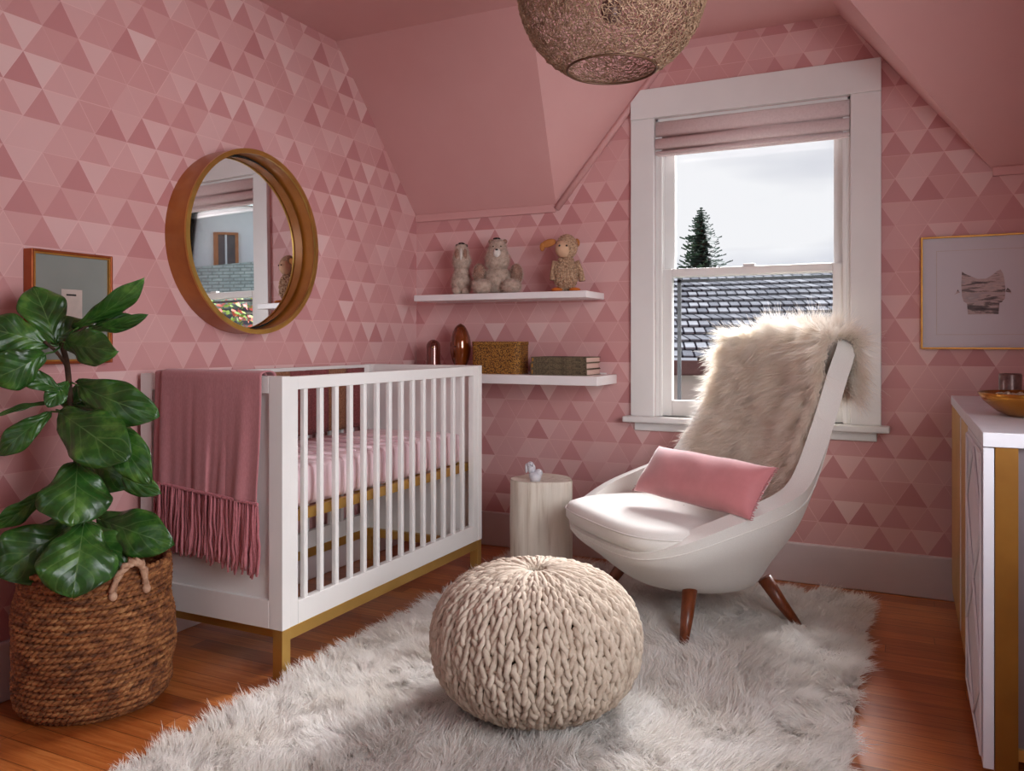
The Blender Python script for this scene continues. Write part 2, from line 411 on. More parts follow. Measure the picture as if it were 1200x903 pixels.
struct(MB().box((XL-.1, YF-.1, -.06), (XR+.1, YB+.1, 0)).build('floor', 'floor_wood'))
# ceiling: flat part, knee slope and the dormer facets in one surface
A = (-1.49, YB, 1.64); B = (-.905, YB, ZC); V_ = (-1.33, 2.92, ZC)
D = (.30, YB, 1.652); Cc = (-.236, YB, ZC); V2 = (-.30, 2.92, ZC)
mb = MB()
mb.add([(XL, YF, ZC), (XR, YF, ZC), (XR, 2.92, ZC), V2, Cc, B, V_, (XL, 2.92, ZC)], [tuple(range(8))])
mb.add([(XL, 2.92, ZC), V_, A, (XL, YB, 1.64)], [(0, 1, 2, 3)])
mb.add([A, V_, B], [(0, 1, 2)])
mb.add([V2, (XR, 2.92, ZC), (XR, YB, 1.652), D], [(0, 1, 2, 3)])
mb.add([D, V2, Cc], [(0, 1, 2)])
mb.box((XL-.1, YF-.1, ZC+.01), (XR+.1, YB+.1, ZC+.1))
struct(mb.build('ceiling', 'pink_paint'))
struct(MB().tube([Vector(A)+Vector((.005, -.008, -.012)), Vector(B)+Vector((.005, -.008, 0))], .016, 10).build('trim_1', 'pink_paint', smooth=True))
struct(MB().box((XL, YB-.014, 1.612), (-1.49, YB, 1.65)).build('trim_2', 'pink_paint', bevel=.004))
struct(MB().box((.30, YB-.014, 1.625), (XR, YB, 1.66)).build('trim_3', 'pink_paint', bevel=.004))
def baseboard(name, a, b): return struct(MB().box(a, b).build(name, 'dim_white_trim', bevel=.006))
baseboard('baseboard_back', (XL, YB-.022, 0), (XR, YB, .165))
baseboard('baseboard_left', (XL, YF, 0), (XL+.022, YB-.022, .165))
baseboard('baseboard_right', (XR-.022, YF, 0), (XR, 1.9, .165))

# ------------------------------------------------------------------ main window (double hung)
win = thing('window_1', '', ''); del win['label']; del win['category']; win['kind'] = 'structure'; win.location = (0, YB, 0)
def wpart(mb, name, mat, bev=.003):
    o = mb.build(name, mat, win, bevel=bev); return o
# casing; its top left corner is cut where the sloping dormer cheek meets it
lx0, lx1, rx0, rx1 = -1.116, WX0, WX1, -.0835
zc = 1.64+1.179*(lx0+1.49)-.004
xk = -1.49+(2.129-1.64)/1.179+.004
wpart(MB().box((lx0, -.025, WZ0), (lx1, 0, WZ1)), 'side_casing', 'white_trim')
wpart(MB().box((rx0, -.025, WZ0), (rx1, 0, WZ1)), 'side_casing', 'white_trim')
wpart(MB().prism([(lx0, -.03, WZ1), (rx1, -.03, WZ1), (rx1, -.03, 2.129), (xk, -.03, 2.129), (lx0, -.03, zc)], (0, .03, 0)), 'head_casing', 'white_trim')
wpart(MB().box((-1.145, -.062, .638), (-.052, .1, WZ0)), 'sill', 'white_trim', .006)
wpart(MB().box((-1.10, -.018, .60), (-.10, 0, .638)), 'apron', 'white_trim')
# jambs and stops
mb = MB(); mb.box((WX0, 0, WZ0), (WX0+.014, .14, WZ1)).box((WX1-.014, 0, WZ0), (WX1, .14, WZ1)).box((WX0, 0, WZ1-.014), (WX1, .14, WZ1))
mb.box((WX0+.014, .0, WZ0), (WX0+.03, .022, WZ1-.014)).box((WX1-.03, .0, WZ0), (WX1-.014, .022, WZ1-.014))
mb.box((WX0+.014, .062, WZ0), (WX0+.024, .07, WZ1-.014)).box((WX1-.024, .062, WZ0), (WX1-.014, .07, WZ1-.014))
wpart(mb, 'jamb', 'white_trim', .002)
def sash(name, z0, z1, y0, y1, bot, top):
    x0, x1, s = WX0+.018, WX1-.018, .052
    m = MB(); m.box((x0, y0, z0), (x0+s, y1, z1)).box((x1-s, y0, z0), (x1, y1, z1)).box((x0+s, y0, z0), (x1-s, y1, z0+bot)).box((x0+s, y0, z1-top), (x1-s, y1, z1))
    o = wpart(m, name, 'white_trim', .004)
    ym = (y0+y1)/2
    p = MB().box((x0+s, ym-.002, z0+bot), (x1-s, ym+.002, z1-top)).build('pane', 'pane_glass', o)
    return o
sash('lower_sash', WZ0, 1.325, .024, .06, .072, .036)
sash('upper_sash', 1.29, WZ1-.014, .072, .108, .036, .05)
wpart(MB().box((WX0+.07, .118, WZ0), (WX0+.086, .13, 1.30)).box((WX0+.07, .118, 1.27), (WX1-.07, .13, 1.283)), 'screen_frame', 'dark_frame', 0)
# sash lock
wpart(MB().box((-.63, .03, 1.325), (-.58, .058, 1.337)), 'sash_lock', 'white_trim', .003)
# roman blind pulled up
bl = thing('roman_blind', 'folded cream roman blind drawn up at the window head', 'blind', (0, YB, 0))
mb = MB()
prof = [(-.004, 1.990), (-.020, 1.975), (-.026, 1.950), (-.026, 1.925), (-.014, 1.914), (-.006, 1.920), (-.012, 1.908), (-.030, 1.900), (-.036, 1.880), (-.034, 1.864), (-.020, 1.856), (-.010, 1.862), (-.012, 1.852), (-.026, 1.846), (-.026, 1.836), (-.010, 1.832)]
x0, x1 = WX0+.004, WX1-.004
v = [(x, y+.012, z) for (y, z) in prof for x in (x0, x1)]
v2 = [(x, y+.020, z) for (y, z) in prof for x in (x0, x1)]
n = len(prof); f = [(2*i, 2*i+1, 2*i+3, 2*i+2) for i in range(n-1)]
mb.add(v, f)
mb.build('blind_fold', 'linen_blind', bl, smooth=True).modifiers.new('s', 'SOLIDIFY').thickness = .004
MB().box((x0, .014, 1.968), (x1, .034, 1.996)).build('head_rail', 'linen_blind', bl, bevel=.004)
MB().box((x0+.005, -.004, 1.828), (x1-.005, .012, 1.842)).build('hem_bar', 'linen_blind', bl, bevel=.003)

# unseen windows added behind the camera so fill lamps can light the room
def fill_window(name, ax, u0, u1, z0, z1, w0, w1):
    e = bpy.data.objects.new(name, None); C.objects.link(e); e['kind'] = 'structure'
    def bx(a, b, c, d, p, q): return ((p, a, c), (q, b, d)) if ax == 'x' else ((a, p, c), (b, q, d))
    m = MB()
    for (a, b, c, d) in ((u0, u0+.05, z0, z1), (u1-.05, u1, z0, z1), (u0, u1, z0, z0+.05), (u0, u1, z1-.05, z1), (u0, u1, (z0+z1)/2-.02, (z0+z1)/2+.02)):
        m.box(*bx(a, b, c, d, w0, w1))
    m.build('window_frame', 'white_trim', e, bevel=.003)
    return e
fill_window('fill_window_2', 'x', .45, 1.85, .75, 2.0, XR+.02, XR+.06)
fill_window('fill_window_3', 'y', -1.9, -.5, .7, 2.0, YF-.06, YF-.02)

# ------------------------------------------------------------------ outdoors
GZ = -2.6
struct(MB().box((-40, 4.2, GZ-.1), (40, 60, GZ)).build('ground', 'grass'))
nb = thing('neighbour_house', 'neighbour house with weathered grey shingle roof outside the window', 'house', (0, 0, 0))
eL = P(640, 421, 9.5); eR = P(1300, 408, 9.5)
ey, ez = 8.6, .80
ry, rz = 12.4, 2.02
wx0, wx1 = -3.2, 1.6
MB().box((wx0+.25, ey+.35, GZ), (wx1, 15.8, .66)).build('wall', 'siding', nb)
# stepped shingle courses
mb = MB(); NR = 14; uvs = []
for i in range(NR):
    t0, t1 = i/NR, (i+1)/NR
    y0_, y1_ = ey+(ry-ey)*t0, ey+(ry-ey)*t1+.02; z0_, z1_ = ez+(rz-ez)*t0, ez+(rz-ez)*t1
    lift = .05
    mb.add([(wx0, y0_, z0_+lift-.022), (wx1, y0_, z0_+lift-.022), (wx1, y0_, z0_+lift), (wx0, y0_, z0_+lift), (wx1, y1_, z1_+.028), (wx0, y1_, z1_+.028)],
           [(0, 1, 2, 3), (3, 2, 4, 5)])
ro = mb.build('roof', 'shingle_grey', nb)
uv_planar(ro, lambda c: c.x+.13*math.floor((c.y-ey)/.2+.01)*.7, lambda c: ((c.y-ey)/(ry-ey))*NR*.5+.02)
mb = MB(); mb.add([(wx0, ry, rz), (wx1, ry, rz), (wx1, 16.2, .8), (wx0, 16.2, .8)], [(0, 1, 2, 3)])
ro2 = mb.build('rear_roof', 'shingle_grey', nb); uv_planar(ro2, lambda c: c.x, lambda c: c.y)
MB().box((wx0, ey-.06, .66), (wx1, ey-.01, .80)).build('fascia', 'brown_fascia', nb)
MB().box((wx0, ey, .64), (wx1, ey+.36, .67)).build('soffit', 'brown_fascia', nb)
MB().tube([(wx0, ry, rz+.01), (wx1, ry, rz+.01)], .05, 8).build('ridge_cap', 'dark_frame', nb)

# conifer far behind
TD = 46.0; TK = TD/24; tb = P(822, 400, TD); tr = thing('conifer_tree', 'tall dark conifer rising behind the grey shingle roof', 'tree', (tb.x, tb.y, GZ))
top = 1+157/F*TD-GZ
MB().tube([(0, 0, 0), (.02, 0, top*.6), (0, 0, top)], [.3, .15, .02], 8).build('trunk', 'bark', tr)
mb = MB(); rr = random.Random(3)
nwh = 64
for i in range(nwh):
    t = i/(nwh-1); z = top*(.3+.7*t); R = (1-t)**.75*3.7+.1
    R *= rr.uniform(.72, 1.1)
    for k in range(9):
        a = rr.uniform(0, 2*PI); L = R*rr.uniform(.55, 1.0); dx, dy = math.cos(a), math.sin(a)
        w = L*.26+.05
        for s_ in range(4):
            q0, q1 = s_/4, (s_+1)/4
            zz0 = z-L*.35*q0+.1*L*q0*q0; zz1 = z-L*.35*q1+.25*L*q1*q1
            ww0 = w*(1-q0)*rr.uniform(.6, 1.2)+.02; ww1 = w*(1-q1)*rr.uniform(.6, 1.2)+.01
            mb.add([(dx*L*q0-dy*ww0, dy*L*q0+dx*ww0, zz0), (dx*L*q0+dy*ww0, dy*L*q0-dx*ww0, zz0-.05), (dx*L*q1+dy*ww1, dy*L*q1-dx*ww1, zz1-.08), (dx*L*q1-dy*ww1, dy*L*q1+dx*ww1, zz1)], [(0, 1, 2, 3)])
mb.build('foliage', 'outdoor_conifer', tr)

# the house and flowering tree that only show in the mirror
DM = 17.0
hc = PM(283, 400, DM); dirv = Vector((hc.x-PM(283, 400, 0.0001).x, hc.y-PM(283, 400, 0.0001).y, 0)).normalized()
ang = math.atan2(dirv.y, dirv.x)-PI/2
h2 = thing('side_house', 'pale house with greenish shingle roof reflected in the round mirror', 'house', (hc.x, hc.y, GZ), ang)
# local frame: +y away from the viewer, +x to the right of the real view (left in the mirror)
def lz(py, d=DM): return 1+(HOR-py)/F*d-GZ
S = DM/F
MB().box((-2.6, 1.6, 0), (3.2, 5.5, lz(215))).build('upper_wall', 'siding_white', h2)
wo = MB(); wx_a, wx_b = 1*S*2, 32*S
wo.box((wx_a, 1.52, lz(300)+.02), (wx_a+.07, 1.6, lz(250))).box((wx_b-.1, 1.52, lz(300)+.02), (wx_b, 1.6, lz(250))).box((wx_a, 1.5, lz(303)), (wx_b, 1.6, lz(297))).box((wx_a, 1.52, lz(252)), (wx_b, 1.6, lz(249)))
wf = wo.build('window_frame', 'window_wood', h2)
MB().box((wx_a+.07, 1.56, lz(300)), (wx_b-.1, 1.59, lz(252))).build('pane', 'window_dark', wf)
MB().box(((wx_a+wx_b)/2-.02, 1.53, lz(300)), ((wx_a+wx_b)/2+.02, 1.6, lz(252))).build('mullion', 'siding_white', wf)
rb = MB().add([(3.0, 0, lz(352)), (-.1, 0, lz(345)), (-.75, 0, lz(318)), (-1.6, .2, lz(285)), (-2.6, 1.6, lz(276)), (3.0, 1.62, lz(306))], [(0, 1, 2, 3, 4, 5)]).build('porch_roof', 'shingle_green', h2)
uv_planar(rb, lambda c: c.x, lambda c: c.z*1.0)
rb.modifiers.new('s', 'SOLIDIFY').thickness = .08
mb = MB().box((-2.8, .45, 0), (3.0, .6, lz(345)-.02))
mb.build('lower_wall', 'siding_blue', h2)
mb = MB()
for k in range(9): mb.box((-2.8, .40, lz(395)+k*.14), (3.0, .45, lz(395)+k*.14+.05))
mb.build('siding_board', 'siding', h2)
mb = MB().add([(-2.8, 1.4, lz(215)), (3.4, 1.4, lz(215)), (3.4, 3.6, lz(170)), (-2.8, 3.6, lz(170)), (-2.8, 5.7, lz(215)), (3.4, 5.7, lz(215))], [(0, 1, 2, 3), (3, 2, 5, 4)])
mr = mb.build('main_roof', 'shingle_green', h2); uv_planar(mr, lambda c: c.x, lambda c: c.y)
fb = PM(290, 400, 11.0); ft = thing('flowering_tree', 'coral and lime flowering tree reflected in the round mirror', 'tree', (fb.x, fb.y, GZ))
MB().tube([(0, 0, 0), (.05, 0, 1.8), (0, .05, 3.5)], [.09, .07, .03], 8).build('trunk', 'bark', ft)
ma, mc = MB(), MB(); rr = random.Random(9)
for k in range(900):
    a = rr.uniform(0, 2*PI); q = rr.random()**.5; zz = rr.uniform(-.75, .75); R = .85*math.sqrt(max(0, 1-(zz/.8)**2))*q
    c = Vector((R*math.cos(a), R*math.sin(a), 3.6+zz))
    s_ = rr.uniform(.03, .06); n1 = Vector([rr.uniform(-1, 1) for _ in range(3)]).normalized(); n2 = n1.orthogonal().normalized()
    m_ = mc if rr.random() < .42 else ma
    m_.add([c+n1*s_, c+n2*s_*.7, c-n1*s_, c-n2*s_*.7], [(0, 1, 2, 3)])
ma.build('foliage', 'flower_leaf', ft); mc.build('blossom', 'flower_coral', ft)

# ------------------------------------------------------------------ round mirror
mt = thing('round_mirror', 'round wall mirror in a deep brass-edged wooden hoop above the crib', 'mirror', (XL, 2.33, 1.37))
MB().lathe([(.328, 0), (.340, 0), (.340, .098), (.328, .098), (.328, 0)], axis='x', n=96).build('hoop', 'mirror_wood', mt, smooth=False, bevel=.001)
MB().lathe([(.325, .094), (.3425, .094), (.3425, .102), (.325, .102), (.325, .094)], axis='x', n=96).build('rim', 'mirror_brass', mt)
MB().lathe([(0, .018), (.329, .018), (.329, .024), (0, .024)], axis='x', n=96).build('backing', 'black', mt)
MB().lathe([(0, .024), (.318, .024), (.318, .032), (0, .032)], axis='x', n=96).build('glass', 'mirror_glass', mt).rotation_euler = (0, MTY, MTZ)

# ------------------------------------------------------------------ left wall picture
pf = thing('framed_print', 'copper framed print with painted-in grey-green reflection on the wall behind the plant', 'picture', (XL, 1.627, 1.10))
hw, hh = .132, .166
m = MB()
for (a, b, c, d) in ((-hw, -hw+.008, -hh, hh), (hw-.008, hw, -hh, hh), (-hw+.008, hw-.008, -hh, -hh+.008), (-hw+.008, hw-.008, hh-.008, hh)):
    m.box((0, a, c), (.038, b, d))
m.build('frame', 'frame_copper', pf, bevel=.002)
m = MB()
for (a, b, c, d) in ((-hw+.008, -hw+.013, -hh+.008, hh-.008), (hw-.013, hw-.008, -hh+.008, hh-.008), (-hw+.013, hw-.013, -hh+.008, -hh+.013), (-hw+.013, hw-.013, hh-.013, hh-.008)):
    m.box((.02, a, c), (.036, b, d))
m.build('inner_fillet', 'frame_gold', pf)
MB().box((.012, -hw+.008, -hh+.008), (.028, hw-.008, hh-.008)).build('print', 'print_glare', pf)
MB().box((.028, -.035, -.03), (.0295, .032, .055)).build('card', 'card', pf)
MB().box((.0295, -.02, .036), (.0300, .012, .041)).build('ink_mark', 'black', pf)

# ------------------------------------------------------------------ floating shelves
def shelf(label, x0, x1, y0, z0, z1):
    e = thing('floating_shelf', label, 'shelf', ((x0+x1)/2, YB, z0), 0, None)
    w = (x1-x0)/2
    MB().box((-w, y0-YB, 0), (w, 0, z1-z0)).build('board', 'shelf_white', e, bevel=.003)
    MB().box((-w+.05, -.012, (z1-z0)), (w-.05, 0, (z1-z0)+.006)).build('wall_cleat', 'shelf_white', e)
    return e
shelf('upper white floating shelf holding the plush toys', -2.135, -1.25, 3.343, 1.193, 1.223)
shelf('lower white floating shelf holding books, woven box and glass ornaments', -2.135, -1.189, 3.316, .808, .85)

# ------------------------------------------------------------------ shelf contents
def fuzz(parent, name, parts, n, L, w, mat):
    roots = []; dirs = []
    tot = sum(r[0]*r[2] for c, r in parts)
    for c, r in parts:
        k = int(n*r[0]*r[2]/tot); q = RNG.normal(size=(k, 3)); q /= np.linalg.norm(q, axis=1, keepdims=True)
        rr_ = np.array(r); roots.append(np.array(c)+q*rr_*.97); nn = q/rr_; nn /= np.linalg.norm(nn, axis=1, keepdims=True)
        dirs.append(nn*.8+RNG.normal(size=(k, 3))*.35+np.array([0, 0, -.4]))
    R = np.concatenate(roots); Dv = np.concatenate(dirs); Dv /= np.linalg.norm(Dv, axis=1, keepdims=True)
    V, Q = strands(R, Dv*L*RNG.uniform(.6, 1.2, (len(R), 1)), w, 2)
    o = np_mesh(name, V, Q, mat, parent); o['kind'] = 'stuff'; return o
def ell_part(name, mat, parent, *ells):
    m = MB()
    for c, r in ells: m.ell(c, r, 18, 12)
    return m.build(name, mat, parent, smooth=True)
ZS = 1.223
# small upright plush
p = thing('plush_toy', 'slim upright cream plush animal nearest the corner, nose pointing up', 'stuffed toy', (-1.925, 3.44, ZS), math.radians(24))
e1 = [((0, 0, .058), (.048, .045, .062)), ((0, 0, .10), (.036, .034, .05))]
e2 = [((0, 0, .165), (.043, .04, .052)), ((0, -.004, .205), (.034, .032, .045))]
ell_part('body', 'plush_cream', p, *e1); hd = ell_part('head', 'plush_cream', p, *e2)
ell_part('blaze', 'plush_white', hd, ((0, -.034, .19), (.006, .008, .034)))
ell_part('nose', 'eye_black', hd, ((0, -.008, .247), (.016, .014, .007)))
for s_ in (-1, 1):
    ell_part('cheek_patch', 'plush_brown', hd, ((s_*.019, -.030, .195), (.010, .008, .026)))
    ell_part('ear', 'eye_black', hd, ((s_*.020, 0, .238), (.010, .006, .009)))
    ell_part('foot', 'plush_cream', p, ((s_*.022, -.03, .02), (.022, .028, .02)))
fuzz(p, 'fur', e1+e2, 5000, .012, .0012, 'plush_fur')
# bear
p = thing('plush_toy', 'large seated cream plush bear with brown arms in the middle of the shelf', 'stuffed toy', (-1.735, 3.45, ZS), math.radians(22))
e1 = [((0, 0, .07), (.062, .05, .07))]; e2 = [((0, -.01, .165), (.056, .05, .062)), ((0, -.006, .215), (.042, .04, .048))]
ell_part('body', 'plush_cream', p, *e1); hd = ell_part('head', 'plush_cream', p, *e2)
ell_part('muzzle', 'plush_white', hd, ((0, -.052, .19), (.018, .014, .022)))
ell_part('nose', 'eye_black', hd, ((0, -.065, .205), (.007, .005, .004)))
ell_part('crown_patch', 'eye_black', hd, ((-.004, -.012, .262), (.018, .014, .006)))
for s_ in (-1, 1):
    ell_part('ear', 'plush_brown', hd, ((s_*.034, 0, .25), (.011, .008, .011)))
    ell_part('eye', 'eye_black', hd, ((s_*.018, -.045, .222), (.003, .003, .003)))
    a_ = [((s_*.088, 0, .095), (.030, .032, .05))]; l_ = [((s_*.068, -.055, .034), (.046, .042, .035))]
    ar = ell_part('arm', 'plush_brown', p, *a_); ell_part('leg', 'plush_cream', p, *l_)
    fuzz(ar, 'fur', a_, 900, .012, .0012, 'plush_fur')
    e1 = e1+l_
fuzz(p, 'fur', e1+e2, 8000, .013, .0012, 'plush_fur')
# lamb
p = thing('plush_lamb', 'curly tan plush lamb with orange feet at the right end of the shelf', 'stuffed toy', (-1.385, 3.44, ZS), math.radians(22))
e1 = [((0, 0, .085), (.054, .046, .078))]; e2 = [((.004, 0, .205), (.050, .046, .056))]
bd = ell_part('body', 'lamb_body', p, *e1); hd = ell_part('head', 'lamb_body', p, *e2)
ell_part('face', 'lamb_face', hd, ((-.012, -.020, .195), (.036, .034, .04)))
for s_ in (-1, 1): ell_part('eye', 'eye_black', hd, ((-.012+s_*.016, -.053, .206), (.0045, .003, .0045)))
m = MB().ell((-.078, -.01, .222), (.036, .01, .018), 16, 10, Matrix.Rotation(math.radians(-18), 3, 'Y')).ell((-.106, -.012, .205), (.012, .008, .02), 12, 8)
m.build('ear', 'lamb_ear', hd, smooth=True)
ell_part('ear', 'lamb_ear', hd, ((.05, .012, .225), (.014, .008, .02)))
mb = MB(); rr = random.Random(5)
for k in range(70):
    a = rr.uniform(0, 2*PI); q = rr.uniform(0, .95); c = (.004+.042*q*math.cos(a), .004+.038*q*math.sin(a), .205+.052*math.sqrt(max(.05, 1-q*q*.9)))
    mb.ell(c, (.008,)*3, 8, 6)
mb.build('curl', 'lamb_body', hd, smooth=True)
mb = MB()
for k in range(240):
    q = Vector([rr.gauss(0, 1) for _ in range(3)]).normalized(); mb.ell((q.x*.054, q.y*.046, .085+q.z*.078), (.0065,)*3, 8, 6)
mb.build('curl', 'lamb_body', bd, smooth=True)
MB().tube([(.048, -.004, .14), (.066, -.006, .10), (.074, -.01, .05)], [.014, .013, .015], 10).build('arm', 'lamb_body', p, smooth=True)
MB().tube([(-.048, -.004, .14), (-.058, -.006, .10), (-.060, -.01, .055)], [.013, .012, .014], 10).build('arm', 'lamb_body', p, smooth=True)
for s_ in (-1, 1): ell_part('foot', 'lamb_foot', p, ((s_*.040, -.03, .010), (.026, .034, .010)))
fuzz(p, 'wool', e1+e2, 3500, .008, .001, 'plush_fur')

ZL = .85
p = thing('glass_ornament', 'tall amber glass egg standing beside the woven box', 'ornament', (-1.937, 3.45, ZL))
prof = [(0, .0), (.030, .0), (.034, .006), (.030, .014)] + [(.0515*math.sin(PI*t)**.5, .012+.225*t) for t in [.1, .16, .24, .32, .42, .52, .62, .72, .82, .9, .96]] + [(0, .237)]
MB().lathe(prof, n=36).build('vase_body', 'amber', p, smooth=True)
MB().lathe([(0, 0), (.036, 0), (.036, .008), (0, .012)], n=30).build('foot', 'copper_glass', p, smooth=True)
ell_part('knob', 'eye_black', p, ((.0, -.052, .125), (.004, .003, .004)))
p = thing('glass_bird', 'small copper glass dome-shaped bird in the shelf corner', 'ornament', (-2.09, 3.45, ZL), .3)
prof = [(0, 0), (.040, 0), (.038, .02), (.035, .06), (.035, .11)] + [(.035*math.cos(a), .125+.035*math.sin(a)) for a in (0, .3, .6, .9, 1.2, 1.45)] + [(0, .16)]
MB().lathe(prof, n=32).build('body', 'copper_glass', p, smooth=True)
MB().ell((.028, .012, .02), (.04, .02, .018)).build('tail', 'copper_glass', p, smooth=True)
ell_part('beak', 'brass', p, ((.008, -.037, .122), (.006, .008, .004)))
def rounded_rect(w, d, r, n=6):
    out = []
    for cx, cy, a0 in ((w-r, d-r, 0), (-w+r, d-r, PI/2), (-w+r, -d+r, PI), (w-r, -d+r, 1.5*PI)):
        for k in range(n+1): a = a0+PI/2*k/n; out.append((cx+r*math.cos(a), cy+r*math.sin(a)))
    return out
p = thing('woven_box', 'gold-brown woven rectangular box beside the stacked books', 'box', (-1.712, 3.43, ZL))
rr_ = rounded_rect(.126, .062, .028)
MB().prism([(x, y, 0) for x, y in rr_], (0, 0, .132)).build('body', 'woven_gold', p)
MB().prism([(x*1.015, y*1.02, .132) for x, y in rr_], (0, 0, .018)).build('lid', 'woven_gold', p, bevel=.003)
def book(z, dx, rz, w, h, lab):
    e = thing('book', lab, 'book', (-1.388+dx, 3.45, z), rz, 'olive cloth books stacked on the lower shelf')
    m = MB(); m.box((-w/2, -.09, 0), (w/2, .09, .003)).box((-w/2, -.09, h-.003), (w/2, .09, h)).box((-w/2, -.093, 0), (w/2, -.088, h))
    m.build('cover', 'book_cloth', e, bevel=.001)
    MB().box((-w/2+.004, -.088, .003), (w/2-.004, .086, h-.003)).build('page_block', 'page', e)
    MB().box((-w/2+.006, -.0945, h*.2), (-w/2+.012, -.093, h*.8)).build('spine_band', 'frame_gold', e)
book(ZL, 0, 0, .27, .028, 'olive patterned cloth book at the bottom of the shelf stack')
book(ZL+.028, -.002, .012, .268, .028, 'olive patterned cloth book in the middle of the shelf stack')
book(ZL+.056, .001, -.01, .266, .025, 'olive patterned cloth book on top of the shelf stack')

# ------------------------------------------------------------------ crib
CX0, CX1, CY0, CY1, CZ0, CZ1 = -2.245, -1.651, 1.871, 3.13, .146, .897
cr = thing('crib', 'white slatted crib on brass base against the left wall', 'crib', ((CX0+CX1)/2, (CY0+CY1)/2, 0))
OX, OY = cr.location.x, cr.location.y
def cbox(m, a, b): return m.box((a[0]-OX, a[1]-OY, a[2]), (b[0]-OX, b[1]-OY, b[2]))
T = .034
for (y0, y1, out) in ((CY0, CY0+T, -1), (CY1-T, CY1, 1)):
    m = MB()
    yc0, yc1 = (y0+.012, y1) if out < 0 else (y0, y1-.012)
    cbox(m, (CX0+.05, yc0, CZ0+.08), (CX1-.05, yc1, CZ1-.05))
    cbox(m, (CX0, y0, CZ0), (CX0+.052, y1, CZ1)); cbox(m, (CX1-.052, y0, CZ0), (CX1, y1, CZ1))
    cbox(m, (CX0+.052, y0, CZ0), (CX1-.052, y1, CZ0+.085)); cbox(m, (CX0+.052, y0, CZ1-.052), (CX1-.052, y1, CZ1))
    m.build('end_panel', 'crib_white', cr, bevel=.002)
for side in (0, 1):
    xa, xb = (CX1-.028, CX1-.002) if side else (CX0+.002, CX0+.028)
    m = MB()
    cbox(m, (xa, CY0+T, CZ0), (xb, CY0+.072, CZ1-.002)); cbox(m, (xa, CY1-.072, CZ0), (xb, CY1-T, CZ1-.002))
    cbox(m, (xa, CY0+.072, CZ0), (xb, CY1-.072, CZ0+.07)); cbox(m, (xa, CY0+.072, CZ1-.042), (xb, CY1-.072, CZ1-.002))
    sr = m.build('side_rail', 'crib_white', cr, bevel=.002)
    for k in range(14):
        y = CY0+.072+.042+k*.0765; m = MB(); cbox(m, (xa+.004, y-.009, CZ0+.068), (xb-.004, y+.009, CZ1-.04))
        m.build('slat', 'crib_white', sr, bevel=.003)
m = MB()
cbox(m, (CX0+.02, CY0+.03, CZ0-.036), (CX1-.005, CY0+.055, CZ0)); cbox(m, (CX0+.02, CY1-.055, CZ0-.036), (CX1-.005, CY1-.03, CZ0))
cbox(m, (CX1-.03, CY0+.03, CZ0-.036), (CX1-.003, CY1-.03, CZ0)); cbox(m, (CX0+.003, CY0+.03, CZ0-.036), (CX0+.03, CY1-.03, CZ0))
m.build('base_frame', 'brass', cr, bevel=.001)
for x in (CX0+.002, CX1-.038):
    for y in (CY0+.002, CY1-.038):
        m = MB(); cbox(m, (x, y, 0), (x+.036, y+.036, CZ0)); m.build('leg', 'brass', cr, bevel=.001)
m = MB(); zb = .445
cbox(m, (CX0+.04, CY0+T, zb), (CX0+.055, CY1-T, zb+.033)); cbox(m, (CX1-.055, CY0+T, zb), (CX1-.04, CY1-T, zb+.033))
cbox(m, (CX0+.055, CY0+T, zb), (CX1-.055, CY0+T+.02, zb+.033)); cbox(m, (CX0+.055, CY1-T-.02, zb), (CX1-.055, CY1-T, zb+.033))
for k in range(6): y = CY0+.18+k*.18; cbox(m, (CX0+.055, y, zb+.01), (CX1-.055, y+.04, zb+.024))
m.build('mattress_frame', 'brass', cr)
# mattress with gathered sheet
m_ = thing('crib_mattress', 'crib mattress under a pale pink gathered sheet', 'mattress', (OX, OY, .480))
mx, my, mh = .235, .585, .128
def mat_grid():
    v = []; f = []; N = 220
    pl = []
    rrx = rounded_rect(mx, my, .05, 8); pts = []
    # resample outline
    per = []; L = 0
    for i in range(len(rrx)):
        a, b = Vector(rrx[i]), Vector(rrx[(i+1) % len(rrx)]); per.append((L, a, b)); L += (b-a).length
    per.append((L, Vector(rrx[0]), Vector(rrx[0])))
    for k in range(N):
        s_ = L*k/N; j = 0
        while per[j+1][0] < s_: j += 1
        a, b = per[j][1], per[j][2]; t = (s_-per[j][0])/max(1e-6, (b-a).length); pts.append(a.lerp(b, t))
    rings = [(.96, 0, .2), (1.0, .015, 1), (1.012, .05, 1), (1.008, .09, .9), (.995, .115, .6), (.95, .127, .3), (.8, .131, .15), (.4, .132, .1), (.02, .132, 0)]
    for (sc, z, rp) in rings:
        for k, q in enumerate(pts):
            g = rp*.006*math.sin(k*2*PI/N*34+1.3*math.sin(k*.17)); n = q.normalized()
            zz = z+ (rp*.002*math.sin(k*.9) if z > .1 else 0)
            v.append((q.x*sc+n.x*g*(1 if abs(q.x) > mx-.03 else .3), q.y*sc+n.y*g, zz))
    for i in range(len(rings)-1):
        for k in range(N): f.append((i*N+k, i*N+(k+1) % N, (i+1)*N+(k+1) % N, (i+1)*N+k))
    f.append(tuple(range(N))); f.append(tuple((len(rings)-1)*N+k for k in range(N)))
    return v, f
v, f = mat_grid(); mesh_obj('sheet', v, f, 'crib_sheet', m_, True)
m = MB()
for k in range(7): m.tube([(-.18, -.35+k*.1, .134), (-.05, -.34+k*.1+.02*math.sin(k), .138), (.08, -.36+k*.1, .137), (.19, -.33+k*.1, .133)], .006, 6)
m.build('sheet_wrinkle', 'crib_sheet', m_, smooth=True)
